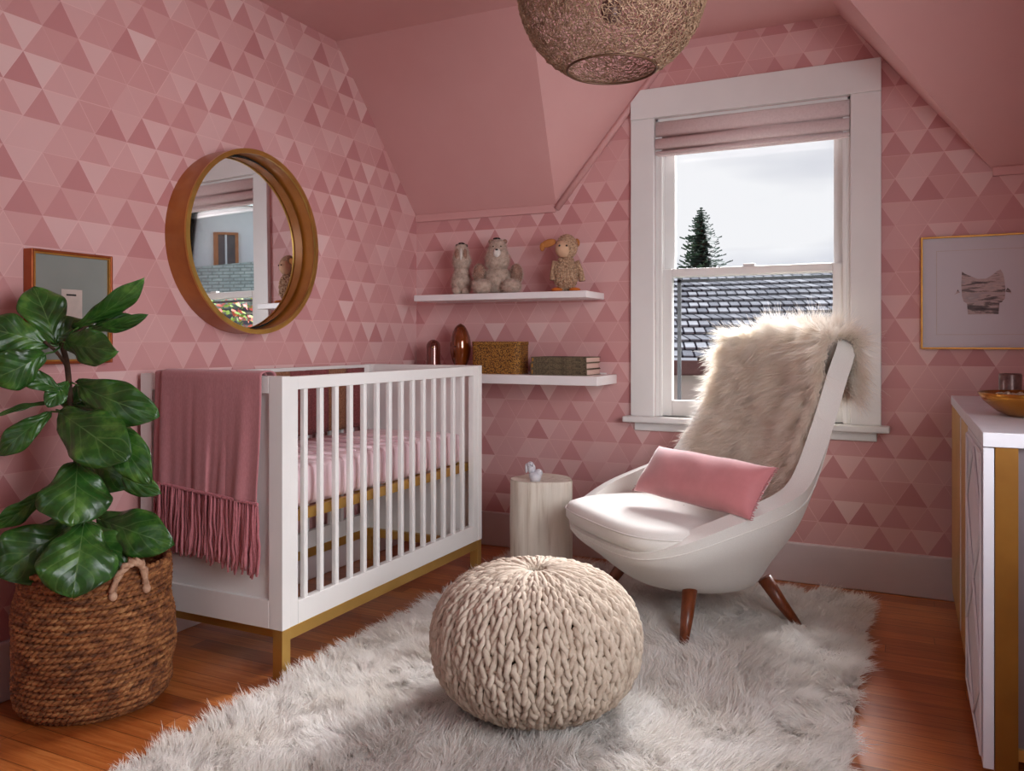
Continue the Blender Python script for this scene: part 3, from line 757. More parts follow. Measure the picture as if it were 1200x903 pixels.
# blanket over the back rail of the crib
b_ = thing('crib_blanket', 'nubbly wine and tan blanket hanging inside the crib back rail', 'blanket', (CX0+.045, 2.66, .62))
for k in range(6):
    y0 = -.40+k*.13; m = MB()
    vs = []; 
    for i in range(9):
        z = .262*i/8
        for j in range(5): vs.append((.006*math.sin(j*1.6+k), y0+.13*j/4, z))
    fs = [(i*5+j, i*5+j+1, (i+1)*5+j+1, (i+1)*5+j) for i in range(8) for j in range(4)]
    o = mesh_obj('stripe', vs, fs, 'blanket_tan' if k % 3 == 1 else 'blanket_wine', b_, True); o.modifiers.new('s', 'SOLIDIFY').thickness = .014

# throw blanket over the crib end
tw = thing('fringed_throw', 'dusty pink fringed throw draped over the end of the crib', 'blanket', (-1.926, CY0, .897))
def throw_layer(x0, x1, zf0, zf1, off, inside, seed, name='cloth', rows=40, cols=60):
    """drapes over the panel top: outside face (y=-off), over the top, inside down"""
    vs = []
    for j in range(cols+1):
        s_ = j/cols; zf = zf0+(zf1-zf0)*s_
        path = [(-off, zf-.897)]
        path = []
        for i in range(rows-10): path.append((-off, (zf-.897)*(1-i/(rows-10))))
        for i in range(8): a = PI*i/7; path.append((.017-(.017+off)*math.cos(a), .0+ (off)*.9*math.sin(a)+.002))
        for i in range(6): path.append((T+off, -inside*(i+1)/6))
        for i, (y, z) in enumerate(path):
            t = max(0, min(1, -z/.35)) if y < 0 else 0
            x = x0+(x1-x0)*s_
            fold = .008*math.sin(s_*9+seed)+.005*math.sin(s_*23+seed*2)+.003*math.sin(s_*47)
            xx = x+.012*math.sin(z*5+seed)*t*(1 if s_ > .5 else -.3)
            if y < 0 or i < rows-10: y = y-abs(fold)*t*.9-.004*t
            vs.append((xx+1.926, y, z))
    n = rows-10+8+6
    fs = [(j*n+i, j*n+i+1, (j+1)*n+i+1, (j+1)*n+i) for j in range(cols) for i in range(n-1)]
    o = mesh_obj(name, vs, fs, 'throw_pink', tw, True)
    sm = o.modifiers.new('s', 'SOLIDIFY'); sm.thickness = .004; sm.offset = 1
    return o
throw_layer(-2.165, -1.75, .50, .50, .006, .10, 2.0, 'under_fold')
throw_layer(-2.133, -1.719, .548, .515, .016, .16, .6)
m = MB(); rr = random.Random(4)
def fringe(m, x0, x1, z0f, z1f, e0, e1, y, n):
    for k in range(n):
        s_ = k/(n-1); x = x0+(x1-x0)*s_; zt = z0f+(z1f-z0f)*s_; zb_ = e0+(e1-e0)*s_**1.3+rr.uniform(-.012, .012)
        pts = []; ph = rr.uniform(0, 6); yy = y+rr.uniform(-.006, .004)
        for i in range(8):
            t = i/7; pts.append((x+1.926+.004*math.sin(ph+t*5)+.006*t*rr.uniform(-1, 1), yy-.004*math.sin(t*3+ph), zt+(zb_-zt)*t-.897))
        m.tube(pts, [.0022]+[.0042, .004, .0043, .004, .0044, .0046, .003], 6)
fringe(m, -2.13, -1.722, .550, .517, .355, .315, -.026, 58)
fringe(m, -2.135, -1.73, .550, .517, .345, .30, -.019, 50)
m.build('fringe', 'fringe_pink', tw, smooth=True)
m = MB(); fringe(m, -2.16, -2.0, .502, .502, .33, .34, -.012, 20); m.build('fringe', 'fringe_pink', tw, smooth=True)
m = MB()
for k in range(58):
    s_ = k/57; m.ell((-2.13+.408*s_+1.926, -.028, .552-.033*s_-.897), (.0052, .005, .006), 8, 6)
m.build('knot', 'fringe_pink', tw, smooth=True)

# ------------------------------------------------------------------ shag rug
RX0, RX1, RY0, RY1 = -1.615, -.122, .75, 3.385
rg = thing('shag_rug', 'long-pile white shag rug in the middle of the floor', 'rug', ((RX0+RX1)/2, (RY0+RY1)/2, 0))
rc = rg.location
rr_ = rounded_rect((RX1-RX0)/2, (RY1-RY0)/2, .06, 8)
MB().prism([(x, y, .001) for x, y in rr_], (0, 0, .012)).build('backing', 'rug_pile', rg)
def noise2(X, Y, s, seed):
    g = np.random.default_rng(seed).normal(size=(64, 64)); x = X*s+20; y = Y*s+20
    xi = np.floor(x).astype(int); yi = np.floor(y).astype(int); fx = x-xi; fy = y-yi; fx = fx*fx*(3-2*fx); fy = fy*fy*(3-2*fy)
    w = lambda a, b: g[a % 64, b % 64]
    return (w(xi, yi)*(1-fx)+w(xi+1, yi)*fx)*(1-fy)+(w(xi, yi+1)*(1-fx)+w(xi+1, yi+1)*fx)*fy
NC, PER = 34000, 9
cx = RNG.uniform(RX0, RX1, NC); cy = RNG.uniform(RY0, RY1, NC)
ang = noise2(cx, cy, 3.0, 1)*1.6+noise2(cx, cy, 12.0, 2)*1.3-.6+RNG.normal(size=NC)*.6
lean = .55+.22*noise2(cx, cy, 5.0, 3)
L = .040*(1+.25*noise2(cx, cy, 14., 4)+.12*RNG.normal(size=NC))
dx = np.cos(ang)*lean; dy = np.sin(ang)*lean
# edges fall outwards
ex = np.clip((cx-(RX1-.06))/.06, 0, 1)-np.clip(((RX0+.06)-cx)/.06, 0, 1); ey_ = np.clip((cy-(RY1-.06))/.06, 0, 1)-np.clip(((RY0+.06)-cy)/.06, 0, 1)
dx += ex*.5; dy += ey_*.5
dv = np.stack([dx, dy, np.full(NC, .95)], 1); dv /= np.linalg.norm(dv, axis=1, keepdims=True)
R_ = np.repeat(np.stack([cx, cy, np.full(NC, .011)], 1), PER, 0); Dv = np.repeat(dv, PER, 0); Lr = np.repeat(L, PER)[:, None]
off = RNG.normal(size=(NC*PER, 3))*np.array([.0075, .0075, 0]); roots = R_+off
roots[:, 0] = np.clip(roots[:, 0], RX0, RX1); roots[:, 1] = np.clip(roots[:, 1], RY0, RY1)
tips = R_+Dv*Lr*RNG.uniform(.75, 1.15, (NC*PER, 1))+off*.55+RNG.normal(size=(NC*PER, 3))*.004
tv = tips-roots
bend = np.stack([Dv[:, 0]*.012, Dv[:, 1]*.012, np.full(len(Dv), -.010)], 1)
V, Q = strands(roots-np.array(rc), tv, .0026, 3, .10, bend)
V[:, 2] = np.maximum(V[:, 2], .003)
o = np_mesh('pile', V, Q, 'rug_pile', rg); o['kind'] = 'stuff'

# ------------------------------------------------------------------ knitted pouf
pc = P(628, 0, 2.20); pf_ = thing('knitted_pouf', 'round chunky cream knitted pouf on the shag rug', 'pouf', (pc.x, pc.y, .02))
PR, PH = .273, .368
def psurf(phi, s_):
    """s_ 0 bottom .. 1 top pole; superelliptic profile"""
    a = -PI/2+PI*s_; c, sn = math.cos(a), math.sin(a)
    r = PR*abs(c)**.72; z = PH/2+PH/2*math.copysign(abs(sn)**.92, sn)
    if s_ > .9: z -= .012*((s_-.9)/.1)**2
    return Vector((r*math.cos(phi), r*math.sin(phi), z))
MB().add(*(lambda n, m: ([psurf(2*PI*j/n, i/m)*.94+Vector((0, 0, .011)) for i in range(m+1) for j in range(n)], [(i*n+j, i*n+(j+1) % n, (i+1)*n+(j+1) % n, (i+1)*n+j) for i in range(m) for j in range(n)]))(48, 24)).build('core', 'yarn_core', pf_, smooth=True)
mb_v = []; mb_f = []
ROWS, LOOPS, PP = 25, 44, 10
# arc-length table of the profile
ts = np.linspace(.03, .985, 400); prof_ = [psurf(0, t) for t in ts]; al = [0]
for i in range(1, 400): al.append(al[-1]+(prof_[i]-prof_[i-1]).length)
def t_at(q): return float(np.interp(q*al[-1], al, ts))
mk = MB(); rr = random.Random(8)
rh = 1.0/ROWS
for r in range(ROWS):
    pts = []; rad = []
    n = LOOPS*PP
    for k in range(n):
        th = 2*PI*k/PP
        u = k/PP + .24*math.sin(2*th)
        q = (r+.5)*rh + rh*.92*math.cos(th)
        q += rh*(.16*math.sin(k*.61+r*2.1)+.10*math.sin(k*1.7+r*.7)); u += .07*math.sin(k*.93+r*4.3)
        q = min(max(q, 0), 1)
        t_ = t_at(q); phi = 2*PI*(u/LOOPS) + .012*math.sin(r*1.7+k*.05)
        p0 = psurf(phi, t_); e = 1e-3
        nrm = Vector((p0.x, p0.y, (p0.z-PH/2)*1.6)).normalized()
        circ = math.hypot(p0.x, p0.y)/PR; 
        p0 = p0 + nrm*(.0055*math.cos(2*th)*-1 + .003*math.sin(k*.37+r))
        pts.append(p0); rad.append(.0080*(.35+.65*circ**.5)*(1+.12*math.sin(k*1.13+r*3)))
    mk.tube(pts, rad, 6, closed=True)
mk.build('knit_cover', 'yarn', pf_, smooth=True)
m = MB()
for k in range(26):
    a = 2*PI*k/26+.1*math.sin(k*3); pts = []
    for i in range(7):
        t = i/6; s_ = .985-.125*t; q = psurf(a+.1*t*math.sin(k), s_); pts.append(q+Vector((0, 0, .008-.002*t)))
    m.tube(pts, [.004, .006, .0065, .007, .007, .006, .003], 6)
m.build('crown_gather', 'yarn', pf_, smooth=True)

# ------------------------------------------------------------------ lounge chair
ch = thing('lounge_chair', 'off-white upholstered shell lounge chair with walnut legs by the window', 'armchair', (-.692, 2.99, 0), math.radians(-42))
rim = [(0,-.42,.315),(.15,-.415,.315),(.27,-.385,.325),(.365,-.30,.365),(.42,-.15,.425),(.435,.02,.475),(.415,.16,.53),(.375,.285,.69),(.335,.39,.86),(.285,.485,.985),(.16,.522,1.03),(0,.53,1.035)]
bel = [(0,-.35,.235),(.13,-.345,.235),(.235,-.315,.24),(.315,-.235,.255),(.35,-.11,.275),(.362,.02,.30),(.345,.13,.335),(.295,.215,.41),(.23,.275,.49),(.16,.315,.55),(.08,.33,.57),(0,.335,.57)]
N_ = len(rim)
low = []
for i in range(N_):
    a = PI*i/(N_-1); low.append((.245*math.sin(a), -.01-.235*math.cos(a), .150+.02*(i/(N_-1))**2))
bot = [(x*.4, y*.4, .125) for x, y, z in low]
midr = [tuple(bel[i][k]*.5+rim[i][k]*.5 for k in range(3)) for i in range(N_)]
midr = [(x*1.035+.004, y+(.02 if i > 8 else (-.015 if i < 3 else 0)), z) for i, (x, y, z) in enumerate(midr)]
midr[0] = (0, midr[0][1], midr[0][2]); midr[-1] = (0, midr[-1][1], midr[-1][2])
def full(h): return h+[(-x, y, z) for x, y, z in reversed(h[1:-1])]
rings = [cat_rom(full(r_), 3, True) for r_ in (bot, low, bel, midr, rim)]
cols = len(rings[0]); colsV = []
for c in range(cols): colsV.append(cat_rom([r_[c] for r_ in rings], 4))
rows = len(colsV[0]); vs = [colsV[c][i] for i in range(rows) for c in range(cols)]
fs = [(i*cols+c, i*cols+(c+1) % cols, (i+1)*cols+(c+1) % cols, (i+1)*cols+c) for i in range(rows-1) for c in range(cols)]
fs.append(tuple(range(cols)))
sh = mesh_obj('shell', vs, fs, 'chair_fabric', ch, True)
s_ = sh.modifiers.new('s', 'SOLIDIFY'); s_.thickness = .068; s_.offset = -1; s_.use_even_offset = False
bv = sh.modifiers.new('b', 'BEVEL'); bv.width = .027; bv.segments = 4; bv.limit_method = 'ANGLE'; bv.angle_limit = math.radians(50)
sb = sh.modifiers.new('sub', 'SUBSURF'); sb.levels = 1; sb.render_levels = 1
# piping seam just below the rim
seam = [(Vector(colsV[c][rows-3])+ (Vector(colsV[c][rows-3])-Vector((0, 0, .5))).normalized()*.001) for c in range(cols)]
MB().tube(seam, .0022, 6, closed=True).build('seam', 'chair_fabric', ch, smooth=True)
# seat cushion
pl = [(0,-.432),(.15,-.428),(.26,-.40),(.335,-.31),(.365,-.16),(.365,.0),(.33,.13),(.24,.22),(.12,.25),(0,.255)]
pl = pl+[(-x, y) for x, y in reversed(pl[1:-1])]
pl3 = cat_rom([(x, y, 0) for x, y in pl], 4, True); n = len(pl3)
vs = []; fs = []
cs = [(.80,-.045),(.955,-.040),(1.0,-.018),(1.002,.008),(.975,.030),(.90,.042),(.6,.050),(.25,.053),(.01,.054)]
for sc, z in cs:
    for q in pl3:
        vs.append((q.x*sc, (q.y+.05)*sc-.05, .350+z-.035*(q.y*sc)))
for i in range(len(cs)-1): fs += [(i*n+j, i*n+(j+1) % n, (i+1)*n+(j+1) % n, (i+1)*n+j) for j in range(n)]
fs.append(tuple(range(n)))
cu = mesh_obj('seat_cushion', vs, fs, 'chair_fabric', ch, True)
MB().tube([(q.x*1.004, (q.y+.05)*1.004-.05, .350+.012-.035*q.y) for q in pl3], .003, 6, closed=True).build('piping', 'chair_fabric', cu, smooth=True)
for sx in (-1, 1):
    for sy in (-1, 1):
        MB().tube([(sx*.205, -.01+sy*.155, .172), (sx*.245, -.01+sy*.195, .09), (sx*.285, -.01+sy*.235, .018)], [.026, .021, .014], 14).build('leg', 'walnut', ch, smooth=True)

# sheepskin over the chair back
fu = thing('sheepskin_throw', 'long-haired cream sheepskin draped over the back of the lounge chair', 'throw', (-.692, 2.99, 0), math.radians(-42))
def back_in(x, z):
    t = (z-.40)/.62; yc = .222+.225*t+.02*math.sin(PI*t); return yc-(.75+.1*t)*x*x
def skin(u, v):
    """u 0..1 across, v 0 (seat) .. 1 over the top and down behind"""
    if v < .72:
        t = v/.72; z = .40+.62*t; w0, w1 = -.29+.015*t, .285+.005*t
        x = w0+(w1-w0)*u; return Vector((x, back_in(x, z)-.018, z))
    t = (v-.72)/.28; x0, x1 = -.275, .290+.03*t; x = x0+(x1-x0)*u
    yin = back_in(x, 1.02)-.018; 
    if t < .4:
        a = PI*t/.4; yo = yin+.115; return Vector((x, (yin+yo)/2-(yo-yin)/2*math.cos(a), 1.022+.018*math.sin(a)-.3*x*x))
    q = (t-.4)/.6; return Vector((x, yin+.115-.02*q, 1.02-.3*x*x-.17*q))
gu, gv = 24, 50
vs = [skin(i/gu, j/gv) for j in range(gv+1) for i in range(gu+1)]
fs = [(j*(gu+1)+i, j*(gu+1)+i+1, (j+1)*(gu+1)+i+1, (j+1)*(gu+1)+i) for j in range(gv) for i in range(gu)]
hd_ = mesh_obj('hide', vs, fs, 'fur', fu, True)
NCF, PERF = 3000, 26
roots = []; dirs = []
fr_ = random.Random(21)
for k in range(NCF):
    u, v_ = fr_.random(), fr_.random()
    p0 = skin(u, v_); pu = skin(min(1, u+.01), v_)-skin(max(0, u-.01), v_); pv = skin(u, min(1, v_+.01))-skin(u, max(0, v_-.01))
    nn = pu.cross(pv).normalized()      # points to the sitter on the front face
    dn = -pv.normalized() if v_ < .76 else (pv.normalized() if v_ > .84 else Vector((0, 0, 0)))
    sw = pu.normalized()*(noise.noise(Vector((u*3, v_*4, 1.5)))*1.5)
    ed = pu.normalized()*((1 if u > .9 else 0)-(1 if u < .1 else 0))*1.1
    d = nn*fr_.uniform(.45, .8)+dn*.75+sw*.8+ed+Vector([fr_.gauss(0, .22) for _ in range(3)])
    if v_ < .06: d += Vector((0, -.2, .1))
    d.normalize(); ln = .082*(1+.3*noise.noise(Vector((u*6, v_*8, 7))))*fr_.uniform(.8, 1.15)
    roots.append(p0); dirs.append(d*ln)
R0 = np.repeat(np.array(roots), PERF, 0); D0 = np.repeat(np.array(dirs), PERF, 0)
off = RNG.normal(size=R0.shape)*.0078
tipv = D0*RNG.uniform(.7, 1.15, (len(D0), 1))-off*.85+RNG.normal(size=R0.shape)*.0025
bd = np.tile(np.array([[0, -.002, -.010]]), (len(R0), 1))
V, Q = strands(R0+off*np.array([1, .3, 1]), tipv, .0019, 4, .20, bd)
o = np_mesh('wool', V, Q, 'fur', fu); o['kind'] = 'stuff'

# lumbar pillow
pw = thing('lumbar_pillow', 'dusty pink oblong pillow resting on the lounge chair seat', 'pillow', (0, 0, 0))
cen = P(821, 562, 2.80)
axx = (P(885, 578, 2.60)-P(757, 550, 3.01)).normalized()
ayy = (P(832, 534, 2.86)-P(806, 597, 2.76)); ayy = (ayy-axx*ayy.dot(axx)).normalized(); azz = axx.cross(ayy).normalized()
RM = Matrix((axx, ayy, azz)).transposed().to_4x4(); RM.translation = cen; pw.matrix_world = RM
hw_, hh_, ht_ = .262, .098, .062
vs = []; n1, n2 = 40, 20
def pil(i, j, sgn):
    u, v_ = -1+2*i/n1, -1+2*j/n2; prof = ((1-abs(u)**3.2)*(1-abs(v_)**2.6))**.5
    sx = 1-.05*(1-u*u)*abs(v_)**2*0; x = u*hw_*(1-.035*(1-abs(v_)**2)*1) ; y = v_*hh_*(1-.07*(1-u*u)*0-.06*(1-abs(u)**4))
    return (x, y, sgn*(ht_*prof+.003)+.002*math.sin(u*9+v_*4))
for sgn in (1, -1):
    for j in range(n2+1):
        for i in range(n1+1): vs.append(pil(i, j, sgn))
K = (n1+1)*(n2+1); fs = []
for q in (0, 1):
    for j in range(n2):
        for i in range(n1): a = q*K+j*(n1+1)+i; fs.append((a, a+1, a+n1+2, a+n1+1))
bd_ = [i for i in range(n1+1)]+[j*(n1+1)+n1 for j in range(1, n2+1)]+[n2*(n1+1)+i for i in range(n1-1, -1, -1)]+[j*(n1+1) for j in range(n2-1, 0, -1)]
for i in range(len(bd_)): a, b = bd_[i], bd_[(i+1) % len(bd_)]; fs.append((a, b, b+K, a+K))
mesh_obj('cover', vs, fs, 'pink_velvet', pw, True)
m = MB(); rr = random.Random(2)
for sx in (-1, 1):
    for k in range(34):
        y = -hh_+2*hh_*k/33; x = sx*hw_*(1-.035*(1-(y/hh_)**2)); m.tube([(x, y, 0), (x+sx*.006, y+rr.uniform(-.002, .002), rr.uniform(-.003, .003)), (x+sx*.011, y+rr.uniform(-.003, .003), rr.uniform(-.004, .004))], [.0016, .0016, .001], 5)
m.build('edge_fringe', 'pink_velvet', pw)

# ------------------------------------------------------------------ stump side table + bird
st = thing('stump_table', 'bleached wood stump side table between crib and lounge chair', 'side table', (-1.362, 3.118, 0))
rr = random.Random(12); n = 60; vs = []; fs = []
def rad(a): return .128+.010*math.cos(3*a+.4)+.005*math.cos(5*a+1.7)-(.014*math.exp(-((a-4.55)/.05)**2))-(.008*math.exp(-((a-5.5)/.06)**2))
lv = [(0, 1.0), (.05, 1.0), (.15, .995), (.25, 1.0), (.35, .99), (.422, .992), (.430, .975)]
for z, sc in lv:
    for j in range(n): a = 2*PI*j/n; r_ = rad(a)*sc*(1+.006*math.sin(z*20+a*4)); vs.append((r_*math.cos(a), r_*math.sin(a), z))
for i in range(len(lv)-1): fs += [(i*n+j, i*n+(j+1) % n, (i+1)*n+(j+1) % n, (i+1)*n+j) for j in range(n)]
fs.append(tuple(range(n))); 
mesh_obj('trunk', vs, fs, 'bleached_wood', st, True)
vs = [(rad(2*PI*j/n)*.975*math.cos(2*PI*j/n), rad(2*PI*j/n)*.975*math.sin(2*PI*j/n), z) for z in (.424, .431) for j in range(n)]
mesh_obj('table_top', vs, [tuple(range(n)), tuple(range(n, 2*n))]+[(j, (j+1) % n, n+(j+1) % n, n+j) for j in range(n)], 'bleached_wood', st)
bp = P(625, 562, 3.33); bd = thing('bird_figurine', 'small white ceramic bird figurine on the stump table', 'figurine', (bp.x, bp.y, .431), .5)
MB().lathe([(0, 0), (.020, 0), (.024, .012), (.027, .024), (.022, .036), (0, .042)], n=24, c=(.008, 0, 0)).build('body', 'ceramic', bd, smooth=True)
h_ = MB().ell((-.008, -.002, .052), (.017, .016, .022)).ell((-.012, -.002, .066), (.015, .014, .014)).build('head', 'ceramic', bd, smooth=True)
ell_part('wing', 'ceramic', bd, ((.020, -.006, .034), (.018, .018, .016)))
ell_part('tail', 'ceramic', bd, ((-.028, .004, .052), (.006, .008, .020)))
MB().tube([(-.006, -.016, .066), (-.002, -.024, .062)], [.004, .001], 8).build('beak', 'ceramic', h_, smooth=True)
ell_part('eye', 'eye_black', h_, ((-.014, -.0155, .068), (.002, .002, .002)))

# ------------------------------------------------------------------ basket and fiddle leaf fig
bk = thing('woven_basket', 'round brown seagrass basket holding the fiddle leaf fig', 'basket', (-2.043, 1.555, 0))
NR_ = 25; m1 = MB(); bh = .395
def bprof(t): return .186+.012*math.sin(PI*min(1, t*1.15))-.022*max(0, 1-t/.08)**2
rr = random.Random(6)
m = MB()
for r in range(NR_):
    t = r/(NR_-1); z = .009+(bh-.016)*t; R0_ = bprof(t); tw_ = 34
    tilt = .004*math.sin(r*.7)
    for s2 in range(2):
        pts = []; n = 170
        for k in range(n):
            a = 2*PI*k/n; ph = a*tw_+s2*PI+r*1.1
            wob = .003*math.sin(a*3+r*.5)+.002*math.sin(a*7+r)
            pts.append(((R0_+.0045*math.cos(ph)+wob)*math.cos(a), (R0_+.0045*math.cos(ph)+wob)*math.sin(a), z+.0045*math.sin(ph)+tilt*math.sin(a+1)))
        m.tube(pts, .0066, 5, closed=True)
m.build('coil_weave', 'seagrass', bk, smooth=True)
MB().lathe([(0, .006), (.165, .006), (.176, .05), (.184, .2), (.180, .385)], n=40).build('liner', 'seagrass', bk, smooth=True)
MB().lathe([(0, .30), (.19, .30)], n=40).build('soil', 'soil', bk)
for a0 in (math.radians(-13), math.radians(167)):
    m = MB(); pts = []
    for k in range(15):
        t = k/14; a = a0+.46*(t-.5); zz = .345+.075*math.sin(PI*t)**.6; rd = .197+.022*math.sin(PI*t)
        pts.append((rd*math.cos(a), rd*math.sin(a), zz))
    for s2 in range(2):
        q = [(Vector(p_)+Vector((0, 0, .006)).cross(Vector((1, .2, 0)))*math.cos(i*1.3+s2*PI)+Vector((0, 0, .006))*math.sin(i*1.3+s2*PI)) for i, p_ in enumerate(pts)]
        m.tube(q, .0075, 7)
    m.ell(Vector(pts[0])+Vector((.004*math.cos(a0), .004*math.sin(a0), -.01)), (.011, .011, .013)).ell(Vector(pts[-1])+Vector((.004*math.cos(a0), .004*math.sin(a0), -.01)), (.011, .011, .013))
    m.build('handle', 'bump_rope', bk, smooth=True)

fg = thing('fiddle_leaf_fig', 'fiddle leaf fig with large glossy leaves growing from the basket', 'plant', (-2.043, 1.555, .30))
FO = Vector(fg.location)
def stem(pts, r): MB().tube([Vector(p_)-FO for p_ in pts], r, 8).build('stem', 'bark', fg, smooth=True)
t0 = Vector((-2.043, 1.555, .30)); t1 = P(92, 560, 2.28); t2 = P(84, 490, 2.24); t3 = P(79, 430, 2.22); t4 = P(72, 402, 2.2)
stem(cat_rom([t0, t1, t2, t3, t4], 5), .0075)
stem(cat_rom([t3, P(66, 412, 2.19), P(52, 400, 2.17)], 4), .0045)
stem(cat_rom([t4, P(95, 386, 2.2), P(118, 372, 2.2)], 4), .004)
CAM = Vector((0, 0, 1))
def leaf(bp, tp, w, tilt=0.0, curlz=.0, fold=.25, anchor=None, seed=0):
    """fiddle-shaped leaf from base bp to tip tp; w apparent width in metres, tilt turns it about its axis"""
    rnd = random.Random(seed*17+3); d = tp-bp; L = d.length; d.normalize()
    view = (CAM-(bp+tp)/2).normalized(); n0 = (view-d*view.dot(d)).normalized()
    n0 = (Matrix.Rotation(tilt, 3, d) @ n0).normalized(); s_ = d.cross(n0).normalized()
    nu, nv = 12, 22; vs = []; uvs = []
    ph = rnd.uniform(0, 6)
    for j in range(nv+1):
        t = j/nv
        # obovate, waisted outline
        wd = (math.sin(PI*min(1, t**.82))**.62)*(.62+.55*t-.15*math.sin(PI*t*2)**1) if 0 < t < 1 else .04
        wd = min(wd, 1.05)
        for i in range(nu+1):
            u = -1+2*i/nu; x = u*wd*w/2
            z = -curlz*L*(t-.35)**2*1.2 + fold*abs(x)*(1-.5*t) + .055*w*math.sin(t*17+ph+u*1.5)*abs(u)**2 - .10*w*u*u*math.sin(t*3)
            vs.append(bp+d*(t*L)+s_*x+n0*z-FO); uvs.append(((u+1)/2, t))
    fs = [(j*(nu+1)+i, j*(nu+1)+i+1, (j+1)*(nu+1)+i+1, (j+1)*(nu+1)+i) for j in range(nv) for i in range(nu)]
    o = mesh_obj('leaf', vs, fs, 'fig_leaf', fg, True)
    uvl = o.data.uv_layers.new(name='UVMap')
    for l in o.data.loops: uvl.data[l.index].uv = uvs[l.vertex_index]
    so = o.modifiers.new('s', 'SOLIDIFY'); so.thickness = .0012
    if anchor is not None:
        mid = (anchor+bp)/2+Vector((0, 0, -.006)); MB().tube([anchor-FO, mid-FO, bp-FO, bp+d*L*.1-FO], [.003, .0028, .0026, .0015], 6).build('petiole', 'fig_leaf', o, smooth=True)
LV = [ # base px, tip px, base depth, tip depth, width px, tilt, fold, curl
 ((66,402),(40,333),2.20,2.22,56,.25,.35,.2), ((84,388),(168,340),2.20,2.12,34,.7,.3,.3), ((100,386),(163,380),2.2,2.15,20,.6,.3,.5),
 ((106,384),(148,368),2.2,2.16,18,-.5,.2,.4),
 ((60,404),(-22,380),2.18,2.08,50,.3,.25,.3), ((54,414),(-6,446),2.15,2.05,52,-.3,.25,.4), ((72,400),(124,412),2.18,2.08,46,.3,.3,.3),
 ((60,402),(98,374),2.2,2.24,38,-.4,.3,.2), ((74,458),(24,436),2.2,2.12,26,.4,.4,.4), ((84,448),(168,486),2.22,2.12,54,.2,.25,.4),
 ((66,480),(138,530),2.2,2.06,70,-.1,.2,.3), ((118,478),(166,560),2.2,2.10,46,.2,.3,.4), ((64,470),(-4,480),2.22,2.14,12,.9,.3,.3),
 ((60,482),(-4,530),2.22,2.14,34,.3,.3,.4), ((91,538),(86,612),2.16,2.06,82,.0,.12,.2), ((90,528),(150,566),2.26,2.2,52,.1,.2,.3),
 ((124,548),(180,578),2.24,2.2,30,.3,.3,.4), ((58,572),(-4,622),2.2,2.1,30,-.6,.4,.4), ((82,616),(0,672),2.2,2.06,78,.1,.22,.3),
 ((99,608),(86,694),2.14,2.02,88,-.05,.25,.3), ((110,606),(188,634),2.3,2.2,60,.0,.25,.4), ((72,474),(112,462),2.26,2.3,40,.2,.2,.2),
 ((80,446),(56,474),2.22,2.16,26,.2,.3,.3), ((96,470),(134,506),2.28,2.2,60,-.3,.2,.2), ((92,600),(52,650),2.3,2.24,60,.2,.2,.3), ((96,612),(140,664),2.26,2.2,52,.1,.2,.3)]
def near_trunk(p_):
    c = [t0, t1, t2, t3, t4]; best = None
    for a, b in zip(c, c[1:]):
        for k in range(11):
            q = a.lerp(b, k/10)
            if best is None or (q-p_).length < (best-p_).length: best = q
    return best
for i, (b, t, db, dt, wpx, tl, fo, cu_) in enumerate(LV):
    bp_ = P(b[0], b[1], db); tp_ = P(t[0], t[1], dt); leaf(bp_, tp_, wpx/F*2.15, tl, cu_, fo, near_trunk(bp_), i)

# ------------------------------------------------------------------ wire pendant
LC = P(716.5, -16, 2.10); lp = thing('pendant_lamp', 'woven champagne wire globe pendant hanging from the ceiling', 'pendant lamp', (LC.x, LC.y, ZC))
CZ = LC.z-ZC; LR = .2435
def wire_shell(R, seed, keep, rad_):
    bm = bmesh.new(); bmesh.ops.create_icosphere(bm, subdivisions=6, radius=1)
    bm.verts.ensure_lookup_table(); rg_ = np.random.default_rng(seed)
    co = np.array([v.co[:] for v in bm.verts]); ed = np.array([[e.verts[0].index, e.verts[1].index] for e in bm.edges]); bm.free()
    co = co+rg_.normal(size=co.shape)*.010; co /= np.linalg.norm(co, axis=1, keepdims=True); co *= (1+rg_.normal(size=(len(co), 1))*.006)
    ed = ed[rg_.random(len(ed)) < keep]
    a, b = co[ed[:, 0]]*R, co[ed[:, 1]]*R
    zl = -.883*R; ok = (a[:, 2] > zl) & (b[:, 2] > zl) & (a[:, 2] < .93*R) & (b[:, 2] < .93*R); a, b = a[ok], b[ok]
    d = b-a; ext = d*.08; a = a-ext; b = b+ext
    d /= np.linalg.norm(d, axis=1, keepdims=True); n = (a+b)/2; n /= np.linalg.norm(n, axis=1, keepdims=True); s_ = np.cross(d, n)
    V = np.zeros((len(a), 6, 3))
    for k in range(3):
        t = 2*PI*k/3; o_ = (s_*math.cos(t)+n*math.sin(t))*rad_; V[:, k] = a+o_; V[:, 3+k] = b+o_
    base = (np.arange(len(a))*6)[:, None]; Q = np.concatenate([np.concatenate([base+k, base+(k+1) % 3, base+3+(k+1) % 3, base+3+k], 1) for k in range(3)])
    V = V.reshape(-1, 3); V[:, 2] += CZ; return V, Q
V1, Q1 = wire_shell(LR, 5, .62, .00105); V2w, Q2 = wire_shell(LR*.985, 6, .40, .0009)
o = np_mesh('wire_globe', np.concatenate([V1, V2w]), np.concatenate([Q1, Q2+len(V1)]), 'wire', lp, smooth=True)
def ring(R, z, r_, name, mat):
    MB().tube([(R*math.cos(2*PI*k/64), R*math.sin(2*PI*k/64), CZ+z) for k in range(64)], r_, 8, closed=True).build(name, mat, lp, smooth=True)
ring(.468*LR, -.883*LR, .0032, 'lower_ring', 'wire_dark'); ring(.366*LR, .93*LR, .003, 'upper_ring', 'wire_dark')
